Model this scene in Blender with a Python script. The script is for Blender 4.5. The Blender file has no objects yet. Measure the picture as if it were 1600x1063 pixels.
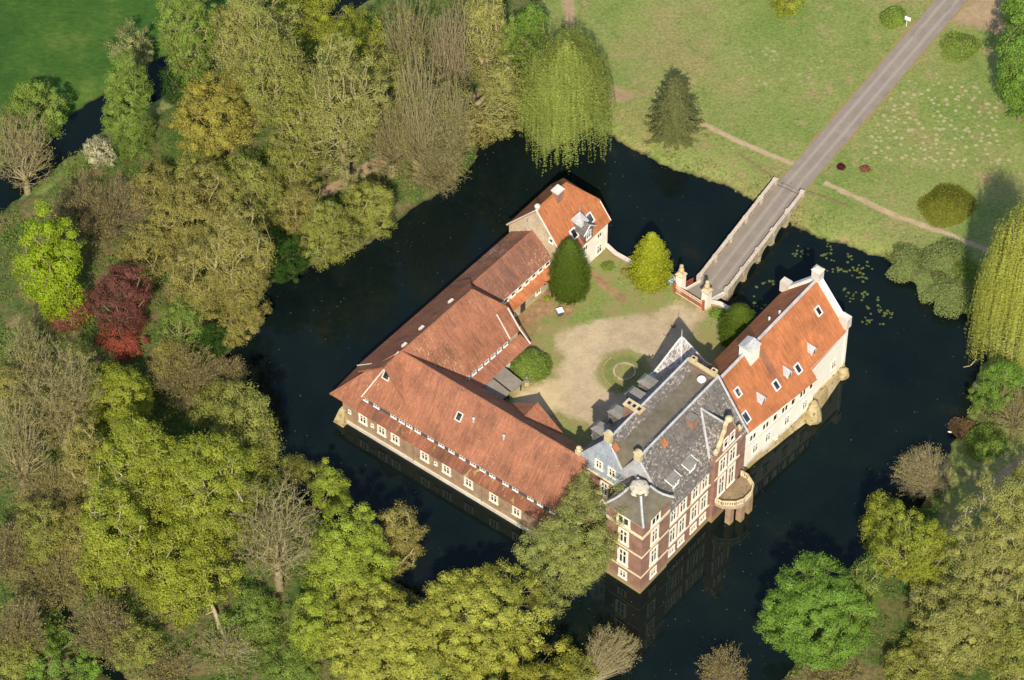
import bpy, math, random
import numpy as np
from math import radians, sin, cos, pi, hypot, atan2, sqrt
from mathutils import Vector
SC = bpy.context.scene
COL = SC.collection
# ------------------------------------------------------------------ camera
FPX = 6000.0; PIT = radians(51); DIST = 531.0
FW = np.array([0, cos(PIT), -sin(PIT)]); UP = np.array([0, sin(PIT), cos(PIT)]); RT = np.array([1.0, 0, 0])
CAM = -FW*DIST
cd = bpy.data.cameras.new('camera'); cam = bpy.data.objects.new('camera', cd); COL.objects.link(cam)
cd.sensor_width = 36; cd.sensor_fit = 'HORIZONTAL'; cd.lens = 36*FPX/1600
cd.clip_start = 5; cd.clip_end = 6000
cam.location = CAM; cam.rotation_euler = (pi/2-PIT, 0, 0)
SC.camera = cam
# ------------------------------------------------------------------ light
SUN_EL = radians(44); SUN_AZ = radians(2)      # shadows run away from the camera, a touch to the right
w = bpy.data.worlds.new('World'); SC.world = w; w.use_nodes = True
nt = w.node_tree; bg = nt.nodes['Background']
sky = nt.nodes.new('ShaderNodeTexSky'); sky.sky_type = 'NISHITA'; sky.sun_disc = False
sky.sun_elevation = SUN_EL; sky.sun_rotation = pi + SUN_AZ
nt.links.new(sky.outputs[0], bg.inputs[0]); bg.inputs[1].default_value = 0.15
sl = bpy.data.lights.new('sun', 'SUN'); sl.energy = 4.7; sl.angle = radians(0.5); sl.color = (1, .90, .73)
so = bpy.data.objects.new('sun', sl); COL.objects.link(so)
sd = Vector((sin(SUN_AZ)*cos(SUN_EL), cos(SUN_AZ)*cos(SUN_EL), -sin(SUN_EL)))
so.rotation_euler = sd.to_track_quat('-Z', 'Y').to_euler(); so.location = (0, -100, 150)
SC.view_settings.view_transform = 'Standard'; SC.view_settings.look = 'None'
SC.view_settings.exposure = 0.30; SC.view_settings.gamma = 1
SC.render.engine = 'CYCLES'
SC.cycles.max_bounces = 6; SC.cycles.diffuse_bounces = 4; SC.cycles.glossy_bounces = 3
SC.cycles.transmission_bounces = 4; SC.cycles.transparent_max_bounces = 4

def P(u, v, z=0.0):
    d = FW + RT*(u-800)/FPX - UP*(v-531.5)/FPX
    t = (z-CAM[2])/d[2]
    return CAM + d*t
def scale_at(p):
    return FPX/((np.array(p)-CAM) @ FW)
# ------------------------------------------------------------------ node helpers
def mk(name, rough=.9, spec=.3):
    m = bpy.data.materials.new(name); m.use_nodes = True
    b = m.node_tree.nodes['Principled BSDF']
    b.inputs['Roughness'].default_value = rough
    b.inputs['Specular IOR Level'].default_value = spec
    return m, m.node_tree, b
def nd(nt, typ, ins=None, **props):
    n = nt.nodes.new(typ)
    for k, v in props.items(): setattr(n, k, v)
    for k, v in (ins or {}).items():
        if isinstance(v, bpy.types.NodeSocket): nt.links.new(v, n.inputs[k])
        else: n.inputs[k].default_value = v
    return n
def c4(c): return (c[0], c[1], c[2], 1)
def pos(nt): return nd(nt, 'ShaderNodeNewGeometry').outputs['Position']
def uvs(nt): return nd(nt, 'ShaderNodeUVMap').outputs[0]
def mapping(nt, vec, sc=(1, 1, 1), loc=(0, 0, 0), rot=(0, 0, 0)):
    return nd(nt, 'ShaderNodeMapping', {0: vec, 1: loc, 2: rot, 3: sc}).outputs[0]
def noise(nt, vec, scale, detail=5, rough=.6):
    return nd(nt, 'ShaderNodeTexNoise', {'Vector': vec, 'Scale': scale, 'Detail': detail, 'Roughness': rough}).outputs['Fac']
def ramp(nt, fac, stops):
    n = nd(nt, 'ShaderNodeValToRGB', {0: fac}); e = n.color_ramp.elements
    while len(e) < len(stops): e.new(.5)
    for i, (p, c) in enumerate(stops):
        e[i].position = p; e[i].color = c4(c) if not isinstance(c, (int, float)) else (c, c, c, 1)
    return n.outputs[0]
def mix(nt, fac, a, b, mode='MIX'):
    n = nt.nodes.new('ShaderNodeMix'); n.data_type = 'RGBA'; n.blend_type = mode
    for i, v in ((0, fac), (6, a), (7, b)):
        if isinstance(v, bpy.types.NodeSocket): nt.links.new(v, n.inputs[i])
        else: n.inputs[i].default_value = v if i == 0 else c4(v)
    return n.outputs[2]
def math_(nt, op, a, b=0.0, clamp=False):
    n = nt.nodes.new('ShaderNodeMath'); n.operation = op; n.use_clamp = clamp
    for i, v in ((0, a), (1, b)):
        if isinstance(v, bpy.types.NodeSocket): nt.links.new(v, n.inputs[i])
        else: n.inputs[i].default_value = v
    return n.outputs[0]
def attr(nt, name): return nd(nt, 'ShaderNodeAttribute', attribute_name=name).outputs['Fac']
def step(nt, v, lo, hi):
    return nd(nt, 'ShaderNodeMapRange', {0: v, 1: lo, 2: hi, 3: 0.0, 4: 1.0}, interpolation_type='SMOOTHSTEP').outputs[0]
def bump(nt, b, h, strength=.4, dist=.1):
    n = nd(nt, 'ShaderNodeBump', {'Height': h, 'Strength': strength, 'Distance': dist})
    nt.links.new(n.outputs[0], b.inputs['Normal'])
def base(nt, b, col): nt.links.new(col, b.inputs['Base Color'])

def mottle(name, c1, c2, c3=None, s1=.5, s2=3., amt=.55, rough=.9, bmp=.3):
    m, nt, b = mk(name, rough); p = pos(nt)
    col = ramp(nt, noise(nt, p, s1), [(.32, c1), (.68, c2)])
    n2 = noise(nt, p, s2)
    if c3: col = mix(nt, step(nt, n2, amt, amt+.12), col, c3)
    v = noise(nt, p, s2*3, 3)
    col = mix(nt, .5, col, ramp(nt, v, [(.3, .65), (.7, 1.35)]), 'MULTIPLY')
    base(nt, b, col)
    if bmp: bump(nt, b, v, bmp, .05)
    return m
def roofmat(name, c1, c2, dark, lich, lamt=.66, damt=.56, s=.35, row=.30, col=.21, lsc=(3.6, 1.6, 1)):
    m, nt, b = mk(name, .85); u = uvs(nt); p = pos(nt)
    br = nd(nt, 'ShaderNodeTexBrick', {'Vector': u, 'Color1': c4(c1), 'Color2': c4(c2), 'Mortar': c4([x*.45 for x in c1]),
            'Scale': 1., 'Mortar Size': .022, 'Mortar Smooth': .6, 'Bias': 0., 'Brick Width': col, 'Row Height': row}, offset=0.0)
    base_c = br.outputs[0]
    # broad weathering and streaks running down the slope
    base_c = mix(nt, step(nt, noise(nt, mapping(nt, u, (.55, .18, 1)), 1.0, 6, .65), damt, damt+.2), base_c, dark)
    base_c = mix(nt, .75, base_c, ramp(nt, noise(nt, p, s, 5), [(.3, .72), (.7, 1.25)]), 'MULTIPLY')
    base_c = mix(nt, .8, base_c, ramp(nt, noise(nt, mapping(nt, u, (3.4, .4, 1)), 1., 5, .75), [(.3, .6), (.7, 1.4)]), 'MULTIPLY')
    pb = nd(nt, 'ShaderNodeTexBrick', {'Vector': mapping(nt, u, (1, 1, 1), (1.3, .7, 0)), 'Color1': c4((.80, .82, .84)), 'Color2': c4((1.16, 1.14, 1.12)), 'Mortar': c4((.95, .95, .95)), 'Scale': 1., 'Mortar Size': 0., 'Brick Width': 3.7, 'Row Height': 1.9}, offset=.37).outputs[0]
    base_c = mix(nt, .55, base_c, pb, 'MULTIPLY')
    # lichen specks, thicker in broad patches
    sp = noise(nt, mapping(nt, u, lsc), 1., 4, .75)
    pt = noise(nt, p, .16, 3)
    f = math_(nt, 'ADD', sp, math_(nt, 'MULTIPLY', math_(nt, 'SUBTRACT', pt, .5), .45))
    base_c = mix(nt, math_(nt, 'MULTIPLY', step(nt, f, lamt, lamt+.05), .75), base_c, lich)
    base(nt, b, base_c)
    wv = nd(nt, 'ShaderNodeTexWave', {'Vector': u, 'Scale': 1/(col*2)*.64, 'Distortion': .3}, bands_direction='X').outputs['Fac']
    bump(nt, b, wv, .28, .04)
    return m
def brickmat(name, c1, c2, mortar, stain, samt=.6):
    m, nt, b = mk(name, .9); u = uvs(nt); p = pos(nt)
    br = nd(nt, 'ShaderNodeTexBrick', {'Vector': u, 'Color1': c4(c1), 'Color2': c4(c2), 'Mortar': c4(mortar), 'Scale': 1.,
            'Mortar Size': .02, 'Brick Width': .5, 'Row Height': .16})
    col = mix(nt, .7, br.outputs[0], ramp(nt, noise(nt, p, .8, 6), [(.3, .65), (.7, 1.3)]), 'MULTIPLY')
    col = mix(nt, step(nt, noise(nt, mapping(nt, p, (1, 1, .5)), .55, 6, .7), samt, samt+.2), col, stain)
    # damp, lichen-yellow foot of the wall just above the water line (a stain with its own edge)
    z = nd(nt, 'ShaderNodeSeparateXYZ', {0: p}).outputs[2]
    zz = math_(nt, 'ADD', z, math_(nt, 'MULTIPLY', math_(nt, 'SUBTRACT', noise(nt, p, .7, 5), .5), 2.4))
    col = mix(nt, math_(nt, 'SUBTRACT', 1., step(nt, zz, -.3, 1.6)), col, (.37, .28, .12))
    base(nt, b, col); return m
def flat(name, c, rough=.6, spec=.4, var=.25, s=2.):
    m, nt, b = mk(name, rough, spec)
    base(nt, b, mix(nt, var, c, ramp(nt, noise(nt, pos(nt), s, 5), [(.3, .4), (.7, 1.3)]), 'MULTIPLY')); return m

MT = {}
MT['tile'] = roofmat('weathered_clay_tiles', (.37, .155, .085), (.30, .122, .07), (.20, .09, .055), (.50, .37, .21), .63, .50)
MT['tile_moss'] = roofmat('mossy_clay_tiles', (.30, .115, .062), (.24, .09, .05), (.15, .07, .045), (.36, .30, .11), .60, .46, lsc=(1.6, .5, 1))
MT['tile_dark'] = roofmat('old_brown_tiles', (.29, .13, .08), (.23, .105, .068), (.155, .08, .06), (.50, .40, .28), .62, .46)
MT['tile_new'] = roofmat('orange_clay_tiles', (.49, .178, .07), (.415, .148, .058), (.36, .14, .06), (.52, .34, .15), .66, .58)
MT['slate'] = roofmat('lichened_slate', (.178, .157, .142), (.118, .105, .096), (.095, .085, .078), (.44, .395, .33), .55, .6, .8, .3, .3, (2.1, 2.3, 1))
MT['slate_grey'] = roofmat('grey_slate_hanging', (.42, .46, .50), (.36, .40, .45), (.30, .33, .37), (.55, .56, .56), .68, .62, .8, .3, .3)
MT['deck'] = mottle('bitumen_roofing', (.11, .095, .07), (.16, .138, .10), (.15, .115, .05), .25, .45, .58, .9, .1)
MT['lead'] = mottle('pale_lead_flashing', (.35, .355, .37), (.52, .51, .50), (.26, .25, .24), .8, 2., .58, .6, .1)
MT['brick'] = brickmat('red_brown_brick', (.30, .15, .108), (.235, .115, .085), (.32, .21, .155), (.34, .23, .16), .63)
MT['brick_old'] = brickmat('pale_weathered_brick', (.33, .20, .13), (.27, .155, .10), (.42, .33, .22), (.42, .34, .22), .5)
MT['render_cream'] = None
def creammat():
    m, nt, b = mk('cream_limewash', .9); p = pos(nt)
    col = ramp(nt, noise(nt, p, .35, 6), [(.3, (.84, .77, .63)), (.7, (.92, .88, .77))])
    col = mix(nt, step(nt, noise(nt, mapping(nt, p, (2, 2, .35)), .9, 6, .7), .60, .78), col, (.60, .50, .34))
    z = nd(nt, 'ShaderNodeSeparateXYZ', {0: p}).outputs[2]
    zz = math_(nt, 'ADD', z, math_(nt, 'MULTIPLY', math_(nt, 'SUBTRACT', noise(nt, p, .6, 6), .5), 4.2))
    col = mix(nt, math_(nt, 'SUBTRACT', 1., step(nt, zz, .2, 2.2)), col, (.44, .33, .13))
    base(nt, b, col); bump(nt, b, noise(nt, p, 3.), .3, .05); return m
MT['cream'] = creammat()
MT['gablewall'] = mottle('ochre_plaster', (.42, .33, .21), (.56, .46, .31), (.36, .24, .14), .5, 1.2, .56)
MT['stone'] = mottle('lichened_sandstone', (.44, .34, .17), (.60, .51, .33), (.30, .25, .15), .7, 2.5, .58)
MT['rock'] = mottle('rough_foot_masonry', (.34, .25, .11), (.52, .42, .24), (.16, .14, .07), .5, 1.6, .54)
MT['copin'] = mottle('pale_coping', (.52, .46, .39), (.66, .61, .54), (.36, .31, .24), .6, 3., .6)
MT['cornice'] = flat('cream_band', (.74, .64, .42), .8, .3, .3)
MT['frame'] = flat('cream_window_paint', (.86, .80, .66), .6, .3, .15)
MT['white'] = flat('white_paint', (.72, .72, .71), .5, .4, .15)
MT['terrace'] = mottle('mossy_terrace', (.20, .145, .085), (.29, .215, .125), (.12, .10, .05), .8, 2.2, .55)
MT['capstone'] = mottle('turret_stone', (.40, .36, .27), (.52, .47, .37), (.26, .24, .17), .8, 2.2, .55)
MT['bridgestone'] = mottle('bridge_stone', (.36, .28, .18), (.50, .41, .29), (.21, .18, .11), .6, 1.8, .53)
MT['bridgecope'] = mottle('bridge_coping', (.43, .355, .275), (.56, .48, .39), (.28, .235, .165), .6, 2.2, .55)
MT['shed'] = mottle('grey_roofing_felt', (.19, .165, .14), (.25, .22, .18), (.15, .14, .10), .6, 2., .6)
MT['timber'] = flat('dark_timber', (.055, .04, .03), .8)
MT['iron'] = flat('black_iron', (.02, .02, .022), .5)
MT['red'] = flat('red_gate_paint', (.42, .09, .055), .6)
MT['boxgrey'] = flat('dark_slate_box', (.075, .08, .095), .6)
MT['dormer'] = mottle('dormer_felt', (.165, .155, .14), (.225, .21, .19), (.13, .12, .105), .8, 2., .6)
def panemat():
    m, nt, b = mk('dark_window_glass', .08, .6)
    base(nt, b, ramp(nt, noise(nt, pos(nt), .9, 2), [(.42, (.012, .013, .016)), (.60, (.05, .05, .055)), (.72, (.26, .25, .22))])); return m
MT['pane'] = panemat()
MT['asphalt'] = None
def grass_color(nt):
    p = pos(nt)
    n1 = noise(nt, p, .06, 5, .6); n2 = noise(nt, p, .35, 6, .65); n3 = noise(nt, mapping(nt, p, (1, 1.4, 1)), 2.6, 4, .7)
    col = ramp(nt, n1, [(.32, (.145, .205, .048)), (.5, (.195, .225, .066)), (.68, (.25, .218, .088))])
    col = mix(nt, step(nt, n2, .54, .72), col, (.285, .215, .105))
    col = mix(nt, step(nt, math_(nt, 'SUBTRACT', 1., n2), .56, .72), col, (.135, .185, .045))
    col = mix(nt, .8, col, ramp(nt, n3, [(.28, .52), (.72, 1.46)]), 'MULTIPLY')
    return col
def groundmat():
    m, nt, b = mk('park_ground', .95, .1); p = pos(nt)
    col = grass_color(nt)
    nz = math_(nt, 'SUBTRACT', noise(nt, p, .30, 6, .7), .5)
    def msk(name, k=.9, lo=.4, hi=.6):
        return step(nt, math_(nt, 'ADD', attr(nt, name), math_(nt, 'MULTIPLY', nz, k)), lo, hi)
    # pale tussock specks in the lawn
    vo = nd(nt, 'ShaderNodeTexVoronoi', {'Vector': mapping(nt, p, (1, 1.1, 1), rot=(0, 0, .5)), 'Scale': .95, 'Randomness': 1.}).outputs['Distance']
    vf = math_(nt, 'ADD', vo, math_(nt, 'MULTIPLY', nz, -.35))
    spk = math_(nt, 'MULTIPLY', math_(nt, 'SUBTRACT', 1., step(nt, vf, .20, .38)), msk('patch', 1.0, .35, .7))
    col = mix(nt, math_(nt, 'MULTIPLY', spk, .8), col, (.40, .34, .19))
    lush = ramp(nt, noise(nt, p, .14, 6, .65), [(.3, (.026, .074, .013)), (.55, (.048, .105, .018)), (.72, (.10, .14, .03))])
    lush = mix(nt, .6, lush, ramp(nt, noise(nt, mapping(nt, p, (1, 2.2, 1), rot=(0, 0, .2)), .8, 5, .7), [(.3, .6), (.7, 1.4)]), 'MULTIPLY')
    col = mix(nt, msk('lush', .3), col, lush)
    fl = ramp(nt, noise(nt, p, .22, 6, .7), [(.30, (.035, .085, .018)), (.48, (.075, .105, .028)), (.60, (.15, .12, .055)), (.76, (.22, .155, .085))])
    fl = mix(nt, .8, fl, ramp(nt, noise(nt, p, 1.7, 5, .75), [(.3, .5), (.7, 1.5)]), 'MULTIPLY')
    col = mix(nt, msk('wood', .8), col, fl)
    dirt = ramp(nt, noise(nt, p, .5, 5), [(.3, (.27, .19, .105)), (.7, (.38, .28, .17))])
    col = mix(nt, msk('dirt', .8), col, dirt)
    rust = ramp(nt, noise(nt, p, .8, 5), [(.3, (.30, .19, .07)), (.7, (.27, .21, .09))])
    col = mix(nt, msk('verge', 1.0), col, rust)
    z = nd(nt, 'ShaderNodeSeparateXYZ', {0: p}).outputs[2]
    col = mix(nt, math_(nt, 'SUBTRACT', 1., step(nt, math_(nt, 'ADD', z, math_(nt, 'MULTIPLY', nz, .5)), -.1, .35)), col, (.05, .038, .022))
    base(nt, b, col); bump(nt, b, noise(nt, p, 1.6, 6, .75), .7, .25); return m
MT['ground'] = groundmat()
def courtmat():
    m, nt, b = mk('courtyard_ground', .95, .1); p = pos(nt)
    col = grass_color(nt)
    col = mix(nt, step(nt, noise(nt, p, .45, 6, .7), .42, .62), col, (.235, .205, .085))
    nz = math_(nt, 'SUBTRACT', noise(nt, p, .5, 7, .75), .5)
    def msk(name, k=1.5, lo=.25, hi=.8):
        return step(nt, math_(nt, 'ADD', attr(nt, name), math_(nt, 'MULTIPLY', nz, k)), lo, hi)
    gr = ramp(nt, noise(nt, p, .28, 6, .6), [(.3, (.32, .25, .155)), (.52, (.41, .325, .21)), (.72, (.48, .385, .24))])
    gr = mix(nt, .5, gr, ramp(nt, noise(nt, p, 3, 4, .7), [(.3, .7), (.7, 1.3)]), 'MULTIPLY')
    col = mix(nt, msk('gravel'), col, gr)
    sand = ramp(nt, noise(nt, p, .5, 5), [(.3, (.42, .32, .17)), (.7, (.55, .44, .26))])
    col = mix(nt, msk('sand'), col, sand)
    lv = ramp(nt, noise(nt, p, .9, 6, .75), [(.32, (.17, .10, .05)), (.6, (.32, .20, .11)), (.75, (.42, .33, .22))])
    col = mix(nt, msk('litter'), col, lv)
    col = mix(nt, msk('green'), col, (.135, .165, .045))
    base(nt, b, col); bump(nt, b, noise(nt, p, 2.5, 5, .7), .5, .1); return m
MT['court'] = courtmat()
def pathmat():
    m, nt, b = mk('trodden_path', .95, .1); p = pos(nt)
    nz = math_(nt, 'SUBTRACT', noise(nt, p, .6, 6, .7), .5)
    e = step(nt, math_(nt, 'ADD', attr(nt, 'edge'), math_(nt, 'MULTIPLY', nz, 1.3)), .25, .75)
    dirt = ramp(nt, noise(nt, p, .8, 5), [(.3, (.32, .235, .14)), (.7, (.42, .32, .20))])
    base(nt, b, mix(nt, e, grass_color(nt), dirt)); return m
MT['path'] = pathmat()
def asphaltmat():
    m, nt, b = mk('worn_asphalt', .85, .3); u = uvs(nt); p = pos(nt)
    col = ramp(nt, noise(nt, p, .5, 6, .7), [(.3, (.20, .168, .135)), (.7, (.255, .215, .175))])
    x = nd(nt, 'ShaderNodeSeparateXYZ', {0: u}).outputs[0]      # pale wheel tracks along the drive
    tr = math_(nt, 'ABSOLUTE', math_(nt, 'SUBTRACT', math_(nt, 'ABSOLUTE', x), .78))
    f = math_(nt, 'SUBTRACT', 1., step(nt, math_(nt, 'ADD', tr, math_(nt, 'MULTIPLY', noise(nt, mapping(nt, u, (1, .1, 1)), 1.2), .3)), .15, .6))
    col = mix(nt, math_(nt, 'MULTIPLY', f, .55), col, (.34, .295, .245))
    col = mix(nt, step(nt, noise(nt, mapping(nt, u, (.7, .12, 1)), 1.3, 5), .58, .72), col, (.17, .145, .13))
    col = mix(nt, .35, col, ramp(nt, noise(nt, p, 9, 3, .7), [(.3, .6), (.7, 1.4)]), 'MULTIPLY')
    base(nt, b, col); bump(nt, b, noise(nt, p, 12), .2, .02); return m
MT['asphalt'] = asphaltmat()
def watermat():
    m, nt, b = mk('dark_moat_water', .03, .5); p = pos(nt)
    b.inputs['IOR'].default_value = 1.33
    base(nt, b, ramp(nt, noise(nt, p, .09, 7, .65), [(.32, (.0025, .006, .0065)), (.6, (.005, .0095, .008)), (.74, (.017, .016, .007))]))
    bump(nt, b, noise(nt, p, 1.3, 5), .05, .05); return m
MT['water'] = watermat()
def leafmat(name, c1, c2, c3, tr=.3):
    m = bpy.data.materials.new(name); m.use_nodes = True; nt = m.node_tree
    nt.nodes.remove(nt.nodes['Principled BSDF'])
    col = ramp(nt, attr(nt, 'tint'), [(.1, c1), (.5, c2), (.9, c3)])
    col = mix(nt, .55, col, ramp(nt, noise(nt, pos(nt), .35, 4, .6), [(.3, .78), (.7, 1.22)]), 'MULTIPLY')
    d = nd(nt, 'ShaderNodeBsdfDiffuse', {0: col}); t = nd(nt, 'ShaderNodeBsdfTranslucent', {0: col})
    s = nd(nt, 'ShaderNodeMixShader', {0: tr, 1: d.outputs[0], 2: t.outputs[0]})
    nt.links.new(s.outputs[0], nt.nodes['Material Output'].inputs[0]); return m
def sc3(c, k): return tuple(x*k for x in c)
LEAF = {}
def leafset(key, c, dv=.72, lv=1.32, tr=.4): LEAF[key] = leafmat('leaves_'+key, sc3(c, dv), c, sc3(c, lv), tr)
leafset('olive', (0.292, 0.307, 0.071)); leafset('olive_pale', (0.330, 0.329, 0.097)); leafset('olive_brown', (0.318, 0.286, 0.082))
leafset('yellow', (0.292, 0.327, 0.045)); leafset('yellow_olive', (0.402, 0.414, 0.077)); leafset('ochre_olive', (0.343, 0.339, 0.052)); leafset('wall_green', (0.324, 0.350, 0.097)); leafset('tuft', (.21, .235, .07)); leafset('ochre', (.37, .335, .07)); leafset('green', (0.207, 0.289, 0.056))
leafset('lime', (0.282, 0.373, 0.025)); leafset('fresh', (.19, .31, .052)); leafset('spring', (.32, .385, .055))
leafset('deep', (.045, .10, .02)); leafset('grey_green', (0.300, 0.316, 0.127)); leafset('red', (.185, .075, .058)); leafset('rust', (.34, .10, .065))
leafset('pink_brown', (0.300, 0.124, 0.083)); leafset('willow', (.28, .325, .075)); leafset('willow_gold', (.34, .36, .07)); leafset('spruce', (.15, .16, .062))
leafset('yew', (.115, .17, .025)); leafset('gold', (.38, .415, .035)); leafset('white', (.50, .48, .30)); leafset('maroon', (.10, .02, .03))
leafset('shrub_gold', (.205, .215, .035)); leafset('bank', (.235, .285, .095)); leafset('brown', (.20, .13, .065)); leafset('pad', (.23, .28, .075)); leafset('under', (.115, .20, .038)); leafset('dry', (.34, .26, .12))
def barkmat(name, c1, c2): return mottle('bark_'+name, c1, c2, None, 1.2, 4., .6, .95, .3)
BARK = {'brown': barkmat('brown', (.17, .13, .068), (.25, .195, .105)), 'pale': barkmat('pale', (.30, .25, .15), (.42, .35, .22)),
        'grey': barkmat('grey', (.25, .205, .11), (.35, .29, .165)), 'olive': barkmat('olive', (.24, .205, .095), (.34, .295, .15)), 'white': barkmat('white', (.55, .5, .42), (.7, .66, .58))}
# ------------------------------------------------------------------ object helpers
def tag(o, label=None, cat=None, group=None, kind=None):
    if label: o['label'] = label
    if cat: o['category'] = cat
    if group: o['group'] = group
    if kind: o['kind'] = kind
    return o
LOC = {}
def thing(name, loc, label, cat, group=None):
    o = bpy.data.objects.new(name, None); COL.objects.link(o); o.location = loc
    o.empty_display_size = .5
    LOC[o] = np.array(loc, float); return tag(o, label, cat, group)
class MB:
    def __init__(s): s.v = []; s.f = []
    def add(s, vs, fs):
        n = len(s.v); s.v += [tuple(float(c) for c in x) for x in vs]; s.f += [tuple(i+n for i in f) for f in fs]; return s
    def poly(s, pts): return s.add(pts, [tuple(range(len(pts)))])
    def slab(s, pts, t=.2):
        p = [np.array(q, float) for q in pts]; n = len(p)
        nr = np.zeros(3)
        for i in range(n):
            a, b = p[i], p[(i+1) % n]; nr += np.cross(a, b)
        nr /= np.linalg.norm(nr)
        if nr[2] < 0: nr = -nr; p = p[::-1]
        lo = [q-nr*t for q in p]
        return s.add(p+lo, [tuple(range(n)), tuple(range(2*n-1, n-1, -1))]+[(i, i+n, (i+1) % n+n, (i+1) % n) for i in range(n)])
    def prism(s, pts, z0, z1):
        n = len(pts)
        return s.add([(x[0], x[1], z0) for x in pts]+[(x[0], x[1], z1) for x in pts],
                     [tuple(range(n-1, -1, -1)), tuple(range(n, 2*n))]+[(i, (i+1) % n, (i+1) % n+n, i+n) for i in range(n)])
    def loft(s, r0, r1, cap=True):
        n = len(r0)
        fs = [(i, (i+1) % n, (i+1) % n+n, i+n) for i in range(n)]
        if cap: fs += [tuple(range(n-1, -1, -1)), tuple(range(n, 2*n))]
        return s.add(list(r0)+list(r1), fs)
    def tube(s, a, b, r0, r1=None, n=8):
        a = np.array(a, float); b = np.array(b, float); r1 = r0 if r1 is None else r1
        d = b-a; d /= np.linalg.norm(d); x = np.cross(d, [0, 0, 1.] if abs(d[2]) < .9 else [1., 0, 0]); x /= np.linalg.norm(x); y = np.cross(d, x)
        R = lambda c, r: [c+r*(x*cos(2*pi*i/n)+y*sin(2*pi*i/n)) for i in range(n)]
        return s.loft(R(a, r0), R(b, r1))
    def lathe(s, c, prof, n=12):
        for (r0, z0), (r1, z1) in zip(prof[:-1], prof[1:]):
            s.loft([(c[0]+r0*cos(2*pi*i/n), c[1]+r0*sin(2*pi*i/n), c[2]+z0) for i in range(n)],
                   [(c[0]+r1*cos(2*pi*i/n), c[1]+r1*sin(2*pi*i/n), c[2]+z1) for i in range(n)], False)
        return s
    def build(s, name, mat, parent=None, smooth=False):
        root = parent
        while root is not None and root.parent is not None: root = root.parent
        off = LOC[root] if root is not None else np.zeros(3)
        me = bpy.data.meshes.new(name)
        V = np.array(s.v)
        me.from_pydata([tuple(q) for q in (V-off)], [], s.f); me.update()
        uv = me.uv_layers.new(name='UVMap'); dat = np.zeros((len(me.loops), 2))
        for p in me.polygons:
            n = np.array(p.normal)
            t = np.cross([0, 0, 1.], n); l = np.linalg.norm(t)
            t = np.array([1., 0, 0]) if l < .02 else t/l
            bt = np.cross(n, t)
            for li in p.loop_indices:
                q = V[me.loops[li].vertex_index]; dat[li] = (q @ t, q @ bt)
        uv.data.foreach_set('uv', dat.ravel())
        if smooth: me.polygons.foreach_set('use_smooth', [True]*len(me.polygons))
        me.materials.append(mat)
        o = bpy.data.objects.new(name, me); COL.objects.link(o)
        if parent is not None: o.parent = parent
        return o
class Fr:
    """local frame of a wing: a along its ridge, b across it"""
    def __init__(s, x, y, deg, flip=1):
        t = radians(deg); s.o = np.array([x, y]); s.a = np.array([cos(t), sin(t)]); s.b = np.array([sin(t), -cos(t)])*flip
    def p(s, a, b, z=0.): q = s.o+s.a*a+s.b*b; return np.array([q[0], q[1], z])
    def ab(s, p): d = np.array(p[:2])-s.o; return d @ s.a, d @ s.b
    def box(s, mb, a0, a1, b0, b1, z0, z1): return mb.prism([s.p(a0, b0), s.p(a1, b0), s.p(a1, b1), s.p(a0, b1)], z0, z1)
    def slab(s, mb, pts, t=.2): return mb.slab([s.p(*q) for q in pts], t)
    def wallE(s, b): return Wall(s.p(0, b), s.a, s.b)
    def wallS(s, a): return Wall(s.p(a, 0), s.b, -s.a)
    def wallN(s, a): return Wall(s.p(a, 0), s.b, s.a)
    def wallW(s, b): return Wall(s.p(0, b), s.a, -s.b)
    def on_slope(s, u, v, b0, z0, b1, z1):
        d = FW+RT*(u-800)/FPX-UP*(v-531.5)/FPX; k = (z1-z0)/(b1-b0)
        cb = (CAM[:2]-s.o) @ s.b; db = d[:2] @ s.b
        t = (z0+k*(cb-b0)-CAM[2])/(d[2]-k*db); q = CAM+d*t
        return s.ab(q)+(q[2],)
class Wall:
    def __init__(s, o, d, n): s.o = np.array([o[0], o[1]]); s.d = np.array(d); s.n = np.array(n)
    def p(s, x, e, z): q = s.o+s.d*x+s.n*e; return np.array([q[0], q[1], z])
    def box(s, mb, x0, x1, e0, e1, z0, z1): return mb.prism([s.p(x0, e0, 0), s.p(x1, e0, 0), s.p(x1, e1, 0), s.p(x0, e1, 0)], z0, z1)
def window(par, wl, x, zt, zb, wd, fw=.17, cols=2, tran=True, mat='frame', name='window', lab=None):
    mb = MB(); h = zt-zb; x0, x1 = x-wd/2, x+wd/2
    wl.box(mb, x0-fw, x0, -.05, .10, zb-fw*.3, zt+fw); wl.box(mb, x1, x1+fw, -.05, .10, zb-fw*.3, zt+fw)
    wl.box(mb, x0, x1, -.05, .10, zt, zt+fw); wl.box(mb, x0-fw*1.25, x1+fw*1.25, -.05, .16, zb-fw*1.3, zb-fw*.3); wl.box(mb, x0, x1, -.05, .085, zb-fw*.3, zb+.07)
    if wd > .9:
        for s0, s1 in ((x0, x0+.13), (x1-.13, x1)): wl.box(mb, s0, s1, -.05, .07, zb+.07, zt)
    for i in range(1, cols): xx = x0+wd*i/cols; wl.box(mb, xx-(.1 if wd > .9 else .055), xx+(.1 if wd > .9 else .055), -.05, .075, zb+.07, zt)
    if tran: wl.box(mb, x0, x1, -.05, .07, zb+h*.62, zb+h*.62+(.16 if h > 1.5 else .08))
    o = mb.build(name, MT[mat], par)
    wl.box(MB_ := MB(), x0, x1, -.05, .03, zb, zt); MB_.build('pane', MT['pane'], o)
    if lab: o['label'] = lab
    return o
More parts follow.
